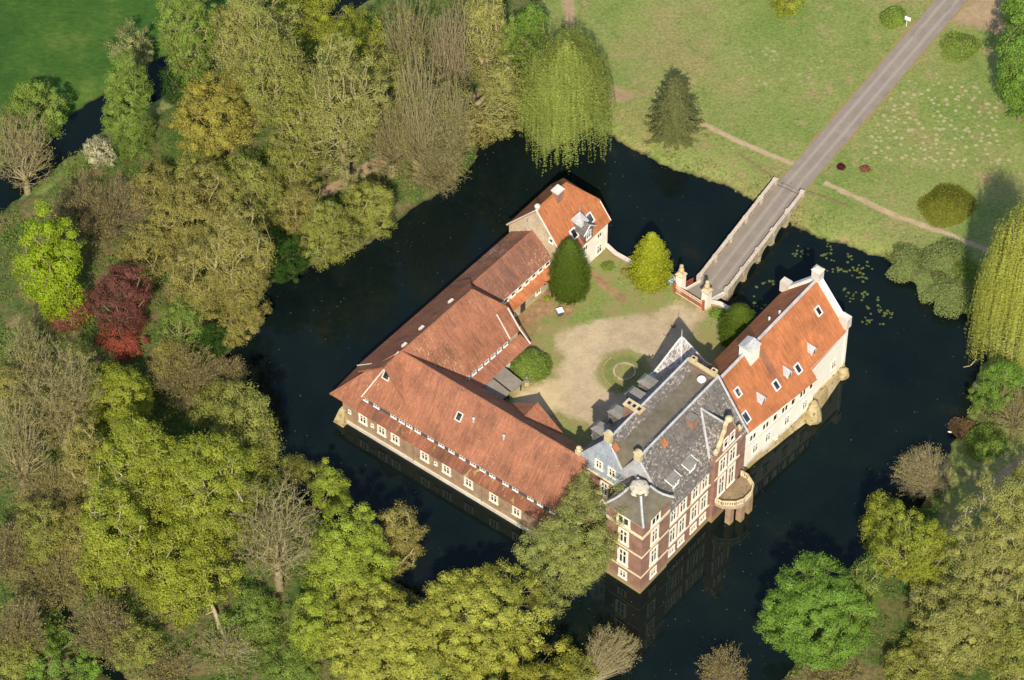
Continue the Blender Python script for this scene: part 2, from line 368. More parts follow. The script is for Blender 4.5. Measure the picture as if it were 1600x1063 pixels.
def skylight(par, fr, u, v, b0, z0, b1, z1, wa=.5, wl=.8, frame='lead', name='skylight'):
    a, b, z = fr.on_slope(u, v, b0, z0, b1, z1); L = hypot(b1-b0, z1-z0); db, dz = (b1-b0)/L, (z1-z0)/L
    nb, nz = -dz, db
    if nz < 0: nb, nz = -nb, -nz
    def bx(mb, s0, s1, t0, t1, h0, h1):
        q = lambda s, t, h: fr.p(a+s, b+t*db+h*nb, z+t*dz+h*nz)
        mb.loft([q(s0, t0, h0), q(s1, t0, h0), q(s1, t1, h0), q(s0, t1, h0)], [q(s0, t0, h1), q(s1, t0, h1), q(s1, t1, h1), q(s0, t1, h1)])
    m = MB(); f = .16
    bx(m, -wa-f, -wa, -wl-f, wl+f, -.1, .22); bx(m, wa, wa+f, -wl-f, wl+f, -.1, .22); bx(m, -wa, wa, -wl-f, -wl, -.1, .22); bx(m, -wa, wa, wl, wl+f, -.1, .22)
    o = m.build(name, MT[frame], par); m = MB(); bx(m, -wa, wa, -wl, wl, -.1, .12); m.build('pane', MT['pane'], o)
    return o
# ------------------------------------------------------------------ ground, moat, stream
MOAT = [(830, 200), (850, 238), (925, 198), (950, 205), (985, 228), (1030, 252), (1060, 264), (1100, 275), (1130, 284), (1165, 304), (1215, 330), (1250, 356), (1300, 376), (1350, 388), (1400, 411),
        (1440, 447), (1480, 472), (1530, 490), (1545, 520), (1545, 560), (1528, 600), (1520, 640), (1500, 682), (1487, 712), (1470, 745), (1440, 800), (1400, 850), (1340, 905), (1280, 985), (1230, 1060),
        (1180, 1110), (1080, 1120), (1000, 1090), (900, 1062), (800, 1020), (700, 968), (600, 902), (520, 838), (450, 762), (395, 690), (352, 610), (345, 560), (380, 500), (425, 440), (490, 412), (560, 385), (610, 350), (650, 318), (700, 290), (735, 255), (745, 215), (790, 180)]
MOAT_W = np.array([P(u, v, 0)[:2] for u, v in MOAT])
def seg_dist(X, Y, A, B):
    dx, dy = B[0]-A[0], B[1]-A[1]; L = dx*dx+dy*dy+1e-9
    t = np.clip(((X-A[0])*dx+(Y-A[1])*dy)/L, 0, 1)
    return np.hypot(X-A[0]-t*dx, Y-A[1]-t*dy)
def line_dist(X, Y, pts):
    d = np.full(X.shape, 1e9)
    for A, B in zip(pts[:-1], pts[1:]): d = np.minimum(d, seg_dist(X, Y, A, B))
    return d
def inside(X, Y, poly):
    r = np.zeros(X.shape, bool); n = len(poly)
    for i in range(n):
        (x0, y0), (x1, y1) = poly[i][:2], poly[(i+1) % n][:2]
        if y0 == y1: continue
        c = ((y0 > Y) != (y1 > Y)) & (X < (x1-x0)*(Y-y0)/(y1-y0)+x0); r ^= c
    return r
def sdist(X, Y, poly):
    d = line_dist(X, Y, list(poly)+[poly[0]]); return np.where(inside(X, Y, poly), d, -d)   # positive inside
def wob(X, Y, k=1.):
    return (np.sin(X*.9*k+1.3*np.sin(Y*.5*k))+np.sin(Y*1.1*k+1.7*np.sin(X*.43*k)+2)+.6*np.sin((X+Y)*2.3*k+1)+.5*np.sin((X-Y)*3.1*k))/3
PXW = lambda pts, z=1.3: [P(u, v, z)[:2] for u, v in pts]
STREAM = PXW([(-160, 420), (-60, 345), (20, 285), (120, 205), (190, 160), (255, 118), (340, 80), (430, 45), (520, 5), (640, -60)], 0)
DITCH = PXW([(40, 880), (105, 955), (125, 1005), (185, 1060), (240, 1120)], 0)
def gz(X, Y):
    X = np.asarray(X, float); Y = np.asarray(Y, float)
    d = -sdist(X, Y, MOAT_W) + .40*wob(X, Y)+.28*wob(X+9, Y+4, 2.6)   # metres outside the moat edge
    east = 1/(1+np.exp(-(X+Y*.2-4)/4))                           # the park side slopes gently, the wooded side is steeper
    rise = np.where(d > 0, np.minimum(.15+d*.9/(1+np.maximum(d-.5, 0)*1.1)+d*.10, 1.3), np.maximum(d*.8+.35, -2))
    st = line_dist(X, Y, STREAM)-3.0+.4*wob(X, Y, .7)
    s2 = line_dist(X, Y, DITCH)-.8+.3*wob(X, Y, .7)
    low = np.minimum(st, s2)
    z = np.minimum(rise, np.where(low > 0, np.minimum(.25+low*.45, 1.3), np.maximum(low, -1.5)))
    return z + .06*wob(X, Y, .35)*(z > 1.0)
def axis(lo, hi, stp, far):
    c = list(np.arange(lo, hi+stp/2, stp)); s = stp; x = c[-1]
    while x < far: s *= 1.6; x += s; c.append(x)
    s = stp; x = c[0]; pre = []
    while x > -far: s *= 1.6; x -= s; pre.append(x)
    return np.array(pre[::-1]+c)
def grid_mesh(name, xs, ys, Z, keep=None, attrs=None, mat=None, loc=(0, 0, 0)):
    nx, ny = len(xs), len(ys); X, Y = np.meshgrid(xs, ys)
    V = np.stack([X, Y, Z], -1).reshape(-1, 3)
    I = np.arange(nx*ny).reshape(ny, nx)
    Q = np.stack([I[:-1, :-1], I[:-1, 1:], I[1:, 1:], I[1:, :-1]], -1).reshape(-1, 4)
    if keep is not None: Q = Q[keep.ravel()]
    me = quad_mesh(name, V, Q, True)
    for k, a in (attrs or {}).items():
        at = me.attributes.new(k, 'FLOAT', 'POINT'); at.data.foreach_set('value', a.ravel().astype(np.float32))
    me.materials.append(mat); o = bpy.data.objects.new(name, me); COL.objects.link(o); return o
def quad_mesh(name, V, Q, smooth=False):
    me = bpy.data.meshes.new(name)
    me.vertices.add(len(V)); me.vertices.foreach_set('co', np.ascontiguousarray(V, np.float32).ravel())
    me.loops.add(Q.size); me.loops.foreach_set('vertex_index', np.ascontiguousarray(Q, np.int32).ravel())
    me.polygons.add(len(Q)); me.polygons.foreach_set('loop_start', np.arange(0, Q.size, Q.shape[1], dtype=np.int32))
    me.update(calc_edges=True)
    if smooth: me.polygons.foreach_set('use_smooth', np.ones(len(Q), bool))
    return me
xs = axis(-84, 88, .55, 2500); ys = axis(-72, 84, .55, 2500)
GX, GY = np.meshgrid(xs, ys)
WOOD = PXW([(-400, -200), (-400, 1500), (1180, 1500), (1200, 1105), (1225, 1062), (1290, 985), (1345, 905), (1400, 850), (1440, 800), (1470, 745), (1500, 690), (1540, 600), (1620, 560), (1900, 640), (1900, 1500), (1180, 1500), (1100, 1500), (700, 968), (450, 762), (345, 560), (490, 412),
            (745, 215), (790, 180), (850, 60), (830, -60), (640, -200)], 1.3)
WOODL = PXW([(-300, 360), (60, 300), (140, 235), (260, 170), (380, 100), (560, 20), (640, -40), (700, -160), (850, -160), (842, 20), (850, 60), (845, 170), (760, 250), (640, 340), (430, 450), (350, 600), (450, 762), (700, 968), (1000, 1090), (1000, 1500), (-500, 1500)], 1.3)
WOODR = PXW([(1180, 1110), (1280, 985), (1400, 850), (1500, 690), (1560, 590), (1900, 520), (1900, 1600), (1100, 1600)], 1.3)
FIELD = PXW([(-900, -700), (640, -400), (560, 0), (520, -20), (420, 30), (300, 85), (190, 150), (110, 195), (0, 280), (-80, 340), (-900, 700)], 1.3)
GREENL = PXW([(-50, 420), (40, 320), (130, 240), (250, 200), (120, 300), (60, 420), (60, 560), (-60, 560)], 1.3)
GREENR = PXW([(1505, 700), (1600, 620), (1660, 690), (1510, 870), (1445, 850)], 1.3)
DIRT = PXW([(1440, 30), (1500, -60), (1640, -60), (1640, 30), (1560, 50), (1500, 40)], 1.3)
DRYL = PXW([(880, 0), (1050, 60), (1120, 160), (1080, 230), (960, 190), (930, 90)], 1.3)
DIRT2 = PXW([(860, -60), (900, -60), (905, 90), (960, 130), (1010, 150), (945, 170), (930, 100), (880, 40)], 1.3)
WALK = PXW([(810, 90), (780, 125), (735, 165), (690, 195), (600, 250), (510, 300)], 1.3)
WALKR = PXW([(1640, 690), (1570, 740), (1500, 815), (1475, 850)], 1.3)
ROAD_L, ROAD_R = (np.array([39.69, 30.03]), np.array([63.17, 63.75])), (np.array([44.08, 30.03]), np.array([67.16, 63.75]))
RC0 = (ROAD_L[0]+ROAD_R[0])/2; RC1 = (ROAD_L[1]+ROAD_R[1])/2; RDIR = (RC1-RC0)/np.linalg.norm(RC1-RC0)
soft = lambda d, w: np.clip(.5+d/(2*w), 0, 1)
TUSS = PXW([(1390, 130), (1470, 110), (1560, 150), (1590, 250), (1500, 270), (1350, 250)], 1.3)
TUSS2 = PXW([(1200, 60), (1330, 50), (1300, 140), (1150, 160), (1080, 40)], 1.3)
def ground_masks(X, Y):
    rd = line_dist(X, Y, [RC0-RDIR*8, RC1+RDIR*60])
    mw = np.maximum(soft(sdist(X, Y, WOODL), 2.5), soft(sdist(X, Y, WOODR), 2.0))
    return dict(wood=mw*(1-.25*soft(sdist(X, Y, GREENL), 2))*(1-.9*soft(sdist(X, Y, GREENR), 1.5)), lush=np.maximum(soft(sdist(X, Y, FIELD), 2.0), .0),
        dirt=np.maximum.reduce([soft(sdist(X, Y, DIRT), 2.5), .8*soft(sdist(X, Y, DIRT2), 2), .36*soft(sdist(X, Y, DRYL), 4), .72*np.exp(-(line_dist(X, Y, WALK)/1.6)**2), .75*np.exp(-(line_dist(X, Y, WALKR)/1.1)**2)]),
        verge=.62*np.exp(-((rd-2.05)/.5)**2), patch=np.maximum(soft(sdist(X, Y, TUSS), 3), .5*soft(sdist(X, Y, TUSS2), 3)))
GZ = gz(GX, GY)
g = grid_mesh('ground', xs, ys, GZ, None, ground_masks(GX, GY), MT['ground']); tag(g, kind='structure')
g = MB().add([(-2500, -2500, 0), (2500, -2500, 0), (2500, 2500, 0), (-2500, 2500, 0)], [(0, 1, 2, 3)]).build('moat_water', MT['water']); tag(g, kind='structure')
def strip(name, pts, wd, z, mat, smooth_edge=False, n=7):
    """a ribbon lying on the ground along pts, with an edge attribute that is 1 in the middle"""
    pts = [np.array(p[:2], float) for p in pts]; fine = []
    for A, B in zip(pts[:-1], pts[1:]):
        k = max(2, int(np.linalg.norm(B-A)/.8))
        fine += [A+(B-A)*i/k for i in range(k)]
    fine.append(pts[-1]); fine = np.array(fine)
    for _ in range(6): fine[1:-1] = (fine[:-2]+2*fine[1:-1]+fine[2:])/4
    T = np.gradient(fine, axis=0); T /= np.linalg.norm(T, axis=1)[:, None]; N = np.stack([-T[:, 1], T[:, 0]], 1)
    t = np.linspace(-1, 1, n); Vv = (fine[:, None, :]+N[:, None, :]*t[None, :, None]*wd/2)
    zz = np.maximum(gz(Vv[..., 0], Vv[..., 1]), .0)+z if np.isscalar(z) else z(Vv[..., 0], Vv[..., 1])
    V = np.concatenate([Vv, zz[..., None]], -1).reshape(-1, 3); m = len(fine)
    I = np.arange(m*n).reshape(m, n); Q = np.stack([I[:-1, :-1], I[:-1, 1:], I[1:, 1:], I[1:, :-1]], -1).reshape(-1, 4)
    me = quad_mesh(name, V, Q, True)
    at = me.attributes.new('edge', 'FLOAT', 'POINT'); at.data.foreach_set('value', np.tile(1-np.abs(t), m).astype(np.float32))
    L = np.concatenate([[0], np.cumsum(np.linalg.norm(np.diff(fine, axis=0), axis=1))])
    uvv = np.stack([np.tile(t*wd/2, m), np.repeat(L, n)], 1)
    uv = me.uv_layers.new(name='UVMap'); uv.data.foreach_set('uv', uvv[Q.ravel()].ravel())
    me.materials.append(mat); o = bpy.data.objects.new(name, me); COL.objects.link(o); tag(o, kind='structure'); return o
strip('road', [RC0-RDIR*4.0, RC0, RC1, RC1+RDIR*70], 3.95, lambda x, y: np.maximum(gz(x, y), 1.30)+.08, MT['asphalt'])
strip('footpath', PXW([(1090, 190), (1130, 210), (1190, 237), (1240, 256)]), 1.5, .03, MT['path'])
strip('footpath', PXW([(1288, 286), (1330, 305), (1400, 338), (1470, 362), (1545, 392), (1640, 430)]), 1.6, .03, MT['path'])
# ------------------------------------------------------------------ frames of the wings
S = Fr(-22.9, -14.0, -36.8, -1); W = Fr(-20.89, -9.51, 49); H = Fr(3.43, 11.57, 50); Wh = Fr(26.71, -20.15, 51.3)
M = Fr(16.04, -35.37, 51.3); B = Fr(28.03, 8.2, 57.8)
def ridgecap(par, pts, mat='tile', r=.16, name='ridge_cap'):
    m = MB()
    for a, b in zip(pts[:-1], pts[1:]): m.tube(a, b, r, None, 6)
    return m.build(name, MT[mat], par)
def wallpoly(par, pts2, mat, name='wall', z0=-.7, z1=4, extra=None):
    m = MB(); m.prism(pts2, z0, z1)
    if extra: extra(m)
    return m.build(name, MT[mat], par)
def gableprism(m, fr, a0, a1, prof):
    r = lambda a: [fr.p(a, b, z) for b, z in prof]
    m.loft(r(a0), r(a1))
# ---------------- courtyard ground
CW1 = [H.p(9.4, 4.9)[:2], P(962, 399, 1.6)[:2], P(989, 414, 1.6)[:2], P(1020, 424, 1.6)[:2], P(1046, 434, 1.6)[:2], P(1060, 444, 1.6)[:2]]
CW2 = [P(1108, 474, 1.6)[:2], P(1124, 477, 1.6)[:2], P(1142, 487, 1.6)[:2], P(1172, 507, 1.6)[:2], Wh.p(20, -4.8)[:2]]
ISL = [W.p(6, 4)[:2], W.p(30, 3)[:2], H.p(2, -1)[:2]]+CW1+CW2+[Wh.p(2, -4)[:2], M.p(16, -5)[:2], M.p(1, -5)[:2], S.p(34, 4)[:2], S.p(6, 4)[:2]]
cx = np.arange(-20, 40, .3); cy = np.arange(-36, 20, .3); CX, CY = np.meshgrid(cx, cy)
GRAV = PXW([(1060, 470), (1104, 484), (1085, 520), (1040, 560), (1020, 605), (960, 650), (935, 668), (900, 655), (865, 640), (820, 632), (800, 620), (830, 606), (868, 588), (880, 560), (868, 528), (905, 505), (965, 497), (1020, 492)], 1.5)
SAND = PXW([(800, 640), (800, 612), (850, 590), (885, 592), (890, 628), (862, 655), (830, 650)], 1.5)
LIT = PXW([(800, 500), (870, 430), (870, 470), (905, 480), (890, 500), (850, 500), (830, 540), (815, 540)], 1.5)
PTH = PXW([(925, 425), (945, 445), (975, 468)], 1.5)
RING = np.array([15.4, -6.8])
rr = np.hypot(CX-RING[0], CY-RING[1])
cm = dict(gravel=np.clip(np.minimum(soft(sdist(CX, CY, GRAV), 1.5), soft(rr-3.9, .9)), 0, 1), sand=.8*soft(sdist(CX, CY, SAND), 1.6),
          litter=np.maximum(.85*soft(sdist(CX, CY, LIT), 1.6), .8*np.exp(-(line_dist(CX, CY, PTH)/.8)**2)), green=.62*np.exp(-((rr-2.3)/1.1)**2)+.3*soft(.8-rr, .6))
kc = inside(CX, CY, ISL); kq = kc[:-1, :-1] & kc[1:, :-1] & kc[:-1, 1:] & kc[1:, 1:]
tag(grid_mesh('courtyard', cx, cy, 1.5+.05*wob(CX, CY, .4), kq, cm, MT['court']), kind='structure')
isl = MB().prism([p for p in ISL], -1.5, 1.25).build('island_earth', MT['rock']); tag(isl, kind='structure')
# ---------------- low wall round the courtyard
def lowwall(pts, name, label):
    pts = [np.array(p) for p in pts]; t = thing(name, (pts[0][0], pts[0][1], -.5), label, 'wall', 'low walls edging the castle courtyard')
    m = MB(); c = MB()
    for i, (A, Bq) in enumerate(zip(pts[:-1], pts[1:])):
        d = (Bq-A)/np.linalg.norm(Bq-A); n = np.array([-d[1], d[0]])
        e0 = 0 if i == 0 else .12
        A2, B2 = A-d*e0, Bq+d*.12
        q = lambda o: [A2+n*o, B2+n*o, B2-n*o, A2-n*o]
        m.prism(q(.25+.004*i), -.8, 1.95+.01*i); c.prism(q(.32+.004*i), 1.95+.01*i, 2.07+.01*i)
    m.build('wall', MT['brick_old'], t); c.build('coping', MT['copin'], t)
lowwall(CW1, 'garden_wall', 'low brick moat wall running from the cream gatehouse to the gate')
lowwall(CW2, 'garden_wall', 'low moat wall between the right gate pillar and the orange-roofed wing')
# ================================================================= south stable wing (long wing with clerestory)
t = thing('stable_wing', S.p(0, 0, 0), 'long brick wing along the near moat with red tile roof and small clerestory windows', 'building', 'wings of the moated castle')
south = t
m = MB(); S.box(m, 0, 36.2, 0, 12.3, -.7, 4.25)
gableprism(m, S, 5.5, 36.0, [(1.3, 4.25), (1.3, 6.0), (6.25, 12.0), (12.1, 4.6), (12.1, 4.25)])
m.build('wall', MT['brick_old'], t)
m = MB(); S.box(m, -.12, 36.2, -.22, .0, -.7, .55); S.box(m, -.22, 0, -.22, 5, -.7, .55); m.build('plinth', MT['copin'], t)
m = MB()
m.loft([S.p(-1.1, -1.3, -.7), S.p(.9, -1.3, -.7), S.p(.9, .3, -.7), S.p(-1.1, .3, -.7)], [S.p(-.35, -.35, 2.5), S.p(.45, -.25, 2.5), S.p(.4, .3, 2.5), S.p(-.35, .3, 2.5)])
m.build('buttress', MT['rock'], t)
RW, RE = (5.3, 6.3, 12.65), (36.1, 6.3, 12.65)
m = MB()
S.slab(m, [(2.6, .55, 5.35), RW, (-2.0, -.2, 4.35), (2.6, -.2, 4.35)], .2)
S.slab(m, [(2.6, 1.0, 6.2), (36.1, 1.0, 6.2), RE, RW], .22)
S.slab(m, [RW, (-2.0, 7.4, 4.35), (-2.0, -.2, 4.35)], .2)
S.slab(m, [RW, RE, (36.1, 12.7, 4.9), (5.3, 12.7, 4.9)], .2)
m.build('roof', MT['tile'], t)
m = MB(); S.slab(m, [(2.6, -.35, 4.3), (36.1, -.35, 4.3), (36.1, 1.3, 5.3), (2.6, 1.3, 5.3)], .18); m.build('lower_roof', MT['tile_moss'], t)
ridgecap(t, [S.p(-2, -.2, 4.4), S.p(*RW), S.p(*RE)], 'tile', .15)
m = MB(); m.tube(S.p(2.6, .9, 6.2), S.p(5.1, 6.1, 12.6), .11, None, 5); m.build('verge_board', MT['copin'], t)
m = MB(); S.box(m, 2.65, 36.0, 1.18, 2.0, 5.22, 6.1); m.build('clerestory', flat('dark_slate_boards', (.085, .09, .10), .7), t)
wl = Wall(S.p(0, 1.18), S.a, -S.b)
for x in (3.1, 5.0, 7.9, 9.3, 10.6, 12.0, 14.2, 16.0, 17.7, 19.5, 21.3, 22.9, 24.5, 26.7, 28.3, 30.8, 32.4, 34.4): window(t, wl, x, 5.98, 5.5, .75, .11, 2, False, 'white')
wl = Wall(S.p(0, 0), S.a, -S.b)
for x in (3.5, 6.7, 9.0, 14.0, 17.7, 21.4, 25.6, 29.4): window(t, wl, x, 3.55, 2.15, 1.05, .2, 2, True)
for x in (1.2, 5.1, 15.9): window(t, wl, x, 3.0, 2.55, .3, .1, 1, False)
for x in (12.1, 23.6): m = MB(); m.tube(wl.p(x, .1, .2), wl.p(x, .1, 4.2), .07, None, 6); m.build('downpipe', MT['dormer'], t)
for (u, v, a_, l_) in ((606, 584, .42, .75), (718, 651, .34, .5)): skylight(t, S, u, v, 1.0, 6.2, 6.3, 12.65, a_, l_, 'copin')
for u, v in ((740, 653), (787, 680)):
    a, b, z = S.on_slope(u, v+6, 1.0, 6.2, 6.3, 12.65); m = MB(); m.tube(S.p(a, b, z-.3), S.p(a, b, z+.75), .16, .14, 8); m.tube(S.p(a, b, z+.75), S.p(a, b, z+.95), .26, .1, 8); m.build('vent_pipe', MT['lead'], t)
m = MB()    # cross gable to the courtyard
S.slab(m, [(23.3, 9.0, 8.4), (23.3, 12.9, 8.4), (19.0, 12.9, 5.1), (19.0, 12.3, 5.1)], .2); S.slab(m, [(23.3, 9.0, 8.4), (23.3, 12.9, 8.4), (27.5, 12.9, 5.1), (27.5, 12.3, 5.1)], .2)
m.build('cross_roof', MT['tile'], t); ridgecap(t, [S.p(23.3, 9.2, 8.45), S.p(23.3, 12.9, 8.45)], 'tile', .14)
m = MB(); m.loft([S.p(19.4, 12.6, 4.8), S.p(23.3, 12.6, 8.15), S.p(27.1, 12.6, 4.8)], [S.p(19.4, 12.1, 4.8), S.p(23.3, 12.1, 8.15), S.p(27.1, 12.1, 4.8)]); S.box(m, 19.4, 27.1, 12.31, 12.6, .2, 4.8); m.build('gable', MT['gablewall'], t)
# ================================================================= west wing, two roofs
t = thing('coach_house_wing', W.p(0, 4, 0), 'red tiled wing with half-hipped end rising behind the open shed', 'building', 'wings of the moated castle')
m = MB(); W.box(m, .2, 19.3, .35, 13.2, -.7, 3.9)
gableprism(m, W, 3.5, 15.9, [(.4, 3.9), (.4, 5.9), (6.4, 12.1), (10.8, 5.9), (10.8, 3.9)])
gableprism(m, W, 15.9, 19.35, [(.4, 3.9), (.4, 5.9), (3.0, 8.4), (9.6, 8.0), (11.9, 5.0), (11.9, 3.9)])
m.build('wall', MT['gablewall'], t)
m = MB()
e = (12.05, 5.35); sl_ = (12.6-5.35)/(12.05-6.4)
W.slab(m, [(-1.5, 6.4, 12.6), (16.2, 6.4, 12.6), (19.7, 9.75, 12.6-sl_*3.35), (19.7, *e), (6, *e), (-1.5, *e)], .22)
W.slab(m, [(-1.5, 6.4, 12.6), (16.2, 6.4, 12.6), (19.7, 2.9, 9.1), (19.7, -.1, 6.15), (0, -.1, 6.15), (-1.5, 1.4, 7.6)], .22)
W.slab(m, [(16.2, 6.4, 12.6), (19.7, 9.75, 8.3), (19.7, 2.9, 8.3)], .2)
W.slab(m, [(4, 12.0, 4.45), (19.7, 12.0, 4.45), (19.7, 13.9, 3.75), (4, 13.9, 3.75)], .18)
m.build('roof', MT['tile'], t)
ridgecap(t, [W.p(-1, 6.4, 12.65), W.p(16.2, 6.4, 12.65), W.p(19.7, 9.75, 8.35)], 'tile', .16)
m = MB(); m.tube(W.p(19.7, 9.75, 8.35), W.p(19.7, *e), .12, None, 5); m.tube(W.p(19.7, *e), W.p(19.7, 13.9, 3.85), .1, None, 5); m.tube(W.p(17.6, 9.6, 8.7), W.p(17.6, *e), .1, None, 5); m.tube(W.p(0, -.1, 6.2), W.p(0, 2.6, 8.8), .1, None, 5)
m.build('verge_board', MT['copin'], t)
m = MB(); W.box(m, 5.5, 17.6, 11.2, 11.95, 4.4, 5.3); m.build('clerestory', flat('grey_boards', (.16, .16, .16), .7), t)
wl = Wall(W.p(0, 11.95), W.a, W.b)
for x in (8.9, 10.2, 11.5, 12.8, 14.1, 15.4, 16.7): window(t, wl, x, 5.16, 4.66, .62, .13, 1, False, 'white')
wl = Wall(W.p(0, 13.2), W.a, W.b)
m = MB(); wl.box(m, 8, 19.25, 0.0, .05, 1.3, 3.9); m.build('plaster_panel', MT['white'], t)
m = MB()
for i in range(9): x = 8.2+i*1.35; wl.box(m, x, x+.16, .05, .11, 1.3, 3.85)
for a0 in np.arange(8.2, 18.9, 1.35): wl.box(m, a0+.16, a0+1.35, .05, .10, 2.5, 2.62)
m.build('timber_frame', MT['timber'], t)
for x in (10.2, 12.9, 15.6): window(t, Wall(W.p(0, 13.26), W.a, W.b), x, 3.45, 2.75, .7, .1, 2, False, 'white')
for a0, b0 in ((13.5, 4.6), (7.2, 4.9), (3.2, 5.4)): m = MB(); z = 6.2+(b0+.1)*.985; m.loft([W.p(a0, b0-.2, z-.3), W.p(a0+.8, b0-.2, z-.3), W.p(a0+.8, b0+.3, z-.3), W.p(a0, b0+.2, z-.3)], [W.p(a0, b0-.2, z+.25), W.p(a0+.8, b0-.2, z+.25), W.p(a0+.8, b0+.2, z+.3), W.p(a0, b0+.2, z+.3)]); m.build('vent_cowl', MT['copin'], t)
t = thing('link_wing', W.p(26, 4, 0), 'low narrow wing with dark brown mossy roof, joining the gatehouse to the taller red roofs', 'building', 'wings of the moated castle')
m = MB(); W.box(m, 19.31, 32.2, .3, 8.1, -.7, 4.5); gableprism(m, W, 19.4, 32.2, [(.35, 4.5), (.35, 5.9), (3.8, 8.7), (6.5, 6.3), (6.5, 4.5)]); m.build('wall', MT['gablewall'], t)
m = MB()
W.slab(m, [(19.4, 3.8, 9.15), (32.3, 3.8, 9.15), (32.3, 7.35, 6.15), (19.4, 7.35, 6.15)], .2); W.slab(m, [(19.4, 3.8, 9.15), (32.3, 3.8, 9.15), (32.3, -.1, 6.15), (19.4, -.1, 6.15)], .2)
m.build('roof', MT['tile_dark'], t)
m = MB(); W.slab(m, [(19.8, 7.1, 5.05), (32.0, 7.1, 5.05), (32.0, 8.7, 4.4), (19.8, 8.7, 4.4)], .15); tag(m.build('lower_roof', MT['tile_new'], t), 'narrow strip of newer orange tiles below the window band')
ridgecap(t, [W.p(19.4, 3.8, 9.2), W.p(32.3, 3.8, 9.2)], 'tile', .14)
m = MB(); W.box(m, 21, 32, 6.6, 7.2, 4.95, 6.05); m.build('clerestory', MT['white'], t)
wl = Wall(W.p(0, 7.2), W.a, W.b)
for i in range(7): window(t, wl, 22.3+i*1.45, 5.9, 5.15, .72, .1, 1, False, 'frame')
wl = Wall(W.p(0, 8.1), W.a, W.b)
m = MB(); wl.box(m, 24.3, 25.3, -.05, .06, 1.4, 3.5); m.build('door', MT['timber'], t)
for x in (22.5, 28.0): window(t, wl, x, 3.5, 2.5, .8, .12, 2, False)
m = MB(); m.tube(W.p(32.3, 7.35, 6.2), W.p(32.3, 3.8, 9.2), .1, None, 5); m.tube(W.p(32.3, 3.8, 9.2), W.p(32.3, -.1, 6.2), .1, None, 5); m.build('verge_board', MT['copin'], t)
# lean-to shed
t = thing('open_shed', W.p(11.5, 15, 1.4), 'small open shed with two flat grey felt roofs beside the round bush', 'shed')
m = MB(); W.slab(m, [(12.1, 13.4, 3.75), (14.3, 13.4, 3.85), (14.3, 17.3, 3.3), (12.1, 17.2, 3.25)], .12); W.slab(m, [(9.3, 13.4, 3.45), (12.0, 13.4, 3.5), (12.0, 17.0, 2.95), (9.3, 16.8, 2.95)], .12); m.build('roof', MT['shed'], t)
for a, b in ((9.5, 16.6), (11.8, 16.8), (14.1, 17.0)): m = MB(); W.box(m, a-.07, a+.07, b-.07, b+.07, 1.4, 2.9); m.build('post', MT['timber'], t)

for z0 in (2.0, 2.6): m = MB(); W.box(m, 9.57, 11.73, 16.65, 16.72, z0, z0+.1); m.build('rail', MT['timber'], t)
# ================================================================= gatehouse at the far corner
t = thing('gatehouse', H.p(5, 0, 0), 'cream gatehouse with steep orange tile roof and slate dormer, behind the dark yew', 'building', 'wings of the moated castle')
zr = 14.2; sE = (zr-7.35)/5.2
m = MB(); H.box(m, .05, 9.5, -5, 5, -.7, 7.3); m.build('wall', MT['cream'], t)
m = MB(); gableprism(m, H, .02, .4, [(-5, 7.3), (0, 13.9), (5, 7.3)]); gableprism(m, H, 9.1, 9.48, [(-5, 7.3), (-3.1, 9.8), (3.1, 9.8), (5, 7.3)])
H.box(m, -.02, .05, -5, 5, 2.5, 7.3); tag(m.build('gable', MT['gablewall'], t), 'ochre plaster gable above the link wing roof')
m = MB()
for s in (1, -1): H.slab(m, [(-.15, 0, zr), (6.3, 0, zr), (9.75, s*3.25, zr-sE*3.25), (9.75, s*5.35, zr-sE*5.35), (-.15, s*5.35, zr-sE*5.35)], .22)
H.slab(m, [(6.3, 0, zr), (9.75, 3.25, zr-sE*3.25), (9.75, -3.25, zr-sE*3.25)], .2)
m.build('roof', MT['tile_new'], t)
ridgecap(t, [H.p(-.1, 0, zr+.05), H.p(6.3, 0, zr+.05), H.p(9.75, 3.25, zr-sE*3.25+.05)], 'tile_new', .15)
m = MB(); m.tube(H.p(-.17, 5.3, zr-sE*5.3), H.p(-.17, 0, zr+.02), .12, None, 5); m.tube(H.p(-.17, 0, zr+.02), H.p(-.17, -5.3, zr-sE*5.3), .12, None, 5); m.tube(H.p(9.77, 5.3, zr-sE*5.3), H.p(9.77, 3.25, zr-sE*3.25), .1, None, 5); m.build('verge_board', MT['copin'], t)
m = MB(); H.box(m, 3.4, 4.6, -.1, .9, 12.6, 15.0); o = m.build('chimney', MT['brick'], t); m = MB(); H.box(m, 3.25, 4.75, -.25, 1.05, 15.0, 15.2); m.build('cap', MT['copin'], o)
m = MB(); m.lathe(H.p(.1, 0, 14.1), [(.25, 0), (.25, .35), (.42, .55), (.42, .8), (.2, 1.05), (0, 1.1)], 10); m.build('finial', MT['copin'], t)
aD, bD, zD = H.on_slope(909, 357, 0, zr, 5.35, zr-sE*5.35)
m = MB()    # slate dormer with white gable roof
bf = bD+1.2; zb = zr-sE*bf
H.box(m, aD-1.0, aD+1.0, bf-2.6, bf, zb-.3, zb+2.2); o = tag(m.build('dormer', MT['slate'], t), 'slate-hung dormer with small white pointed roof')
m = MB(); H.slab(m, [(aD, bf+.3, zb+3.4), (aD, bf-3.0, zb+3.4), (aD-1.35, bf-3.0, zb+2.1), (aD-1.35, bf+.3, zb+2.1)], .12); H.slab(m, [(aD, bf+.3, zb+3.4), (aD, bf-3.0, zb+3.4), (aD+1.35, bf-3.0, zb+2.1), (aD+1.35, bf+.3, zb+2.1)], .12); m.build('dormer_roof', MT['slate'], o)
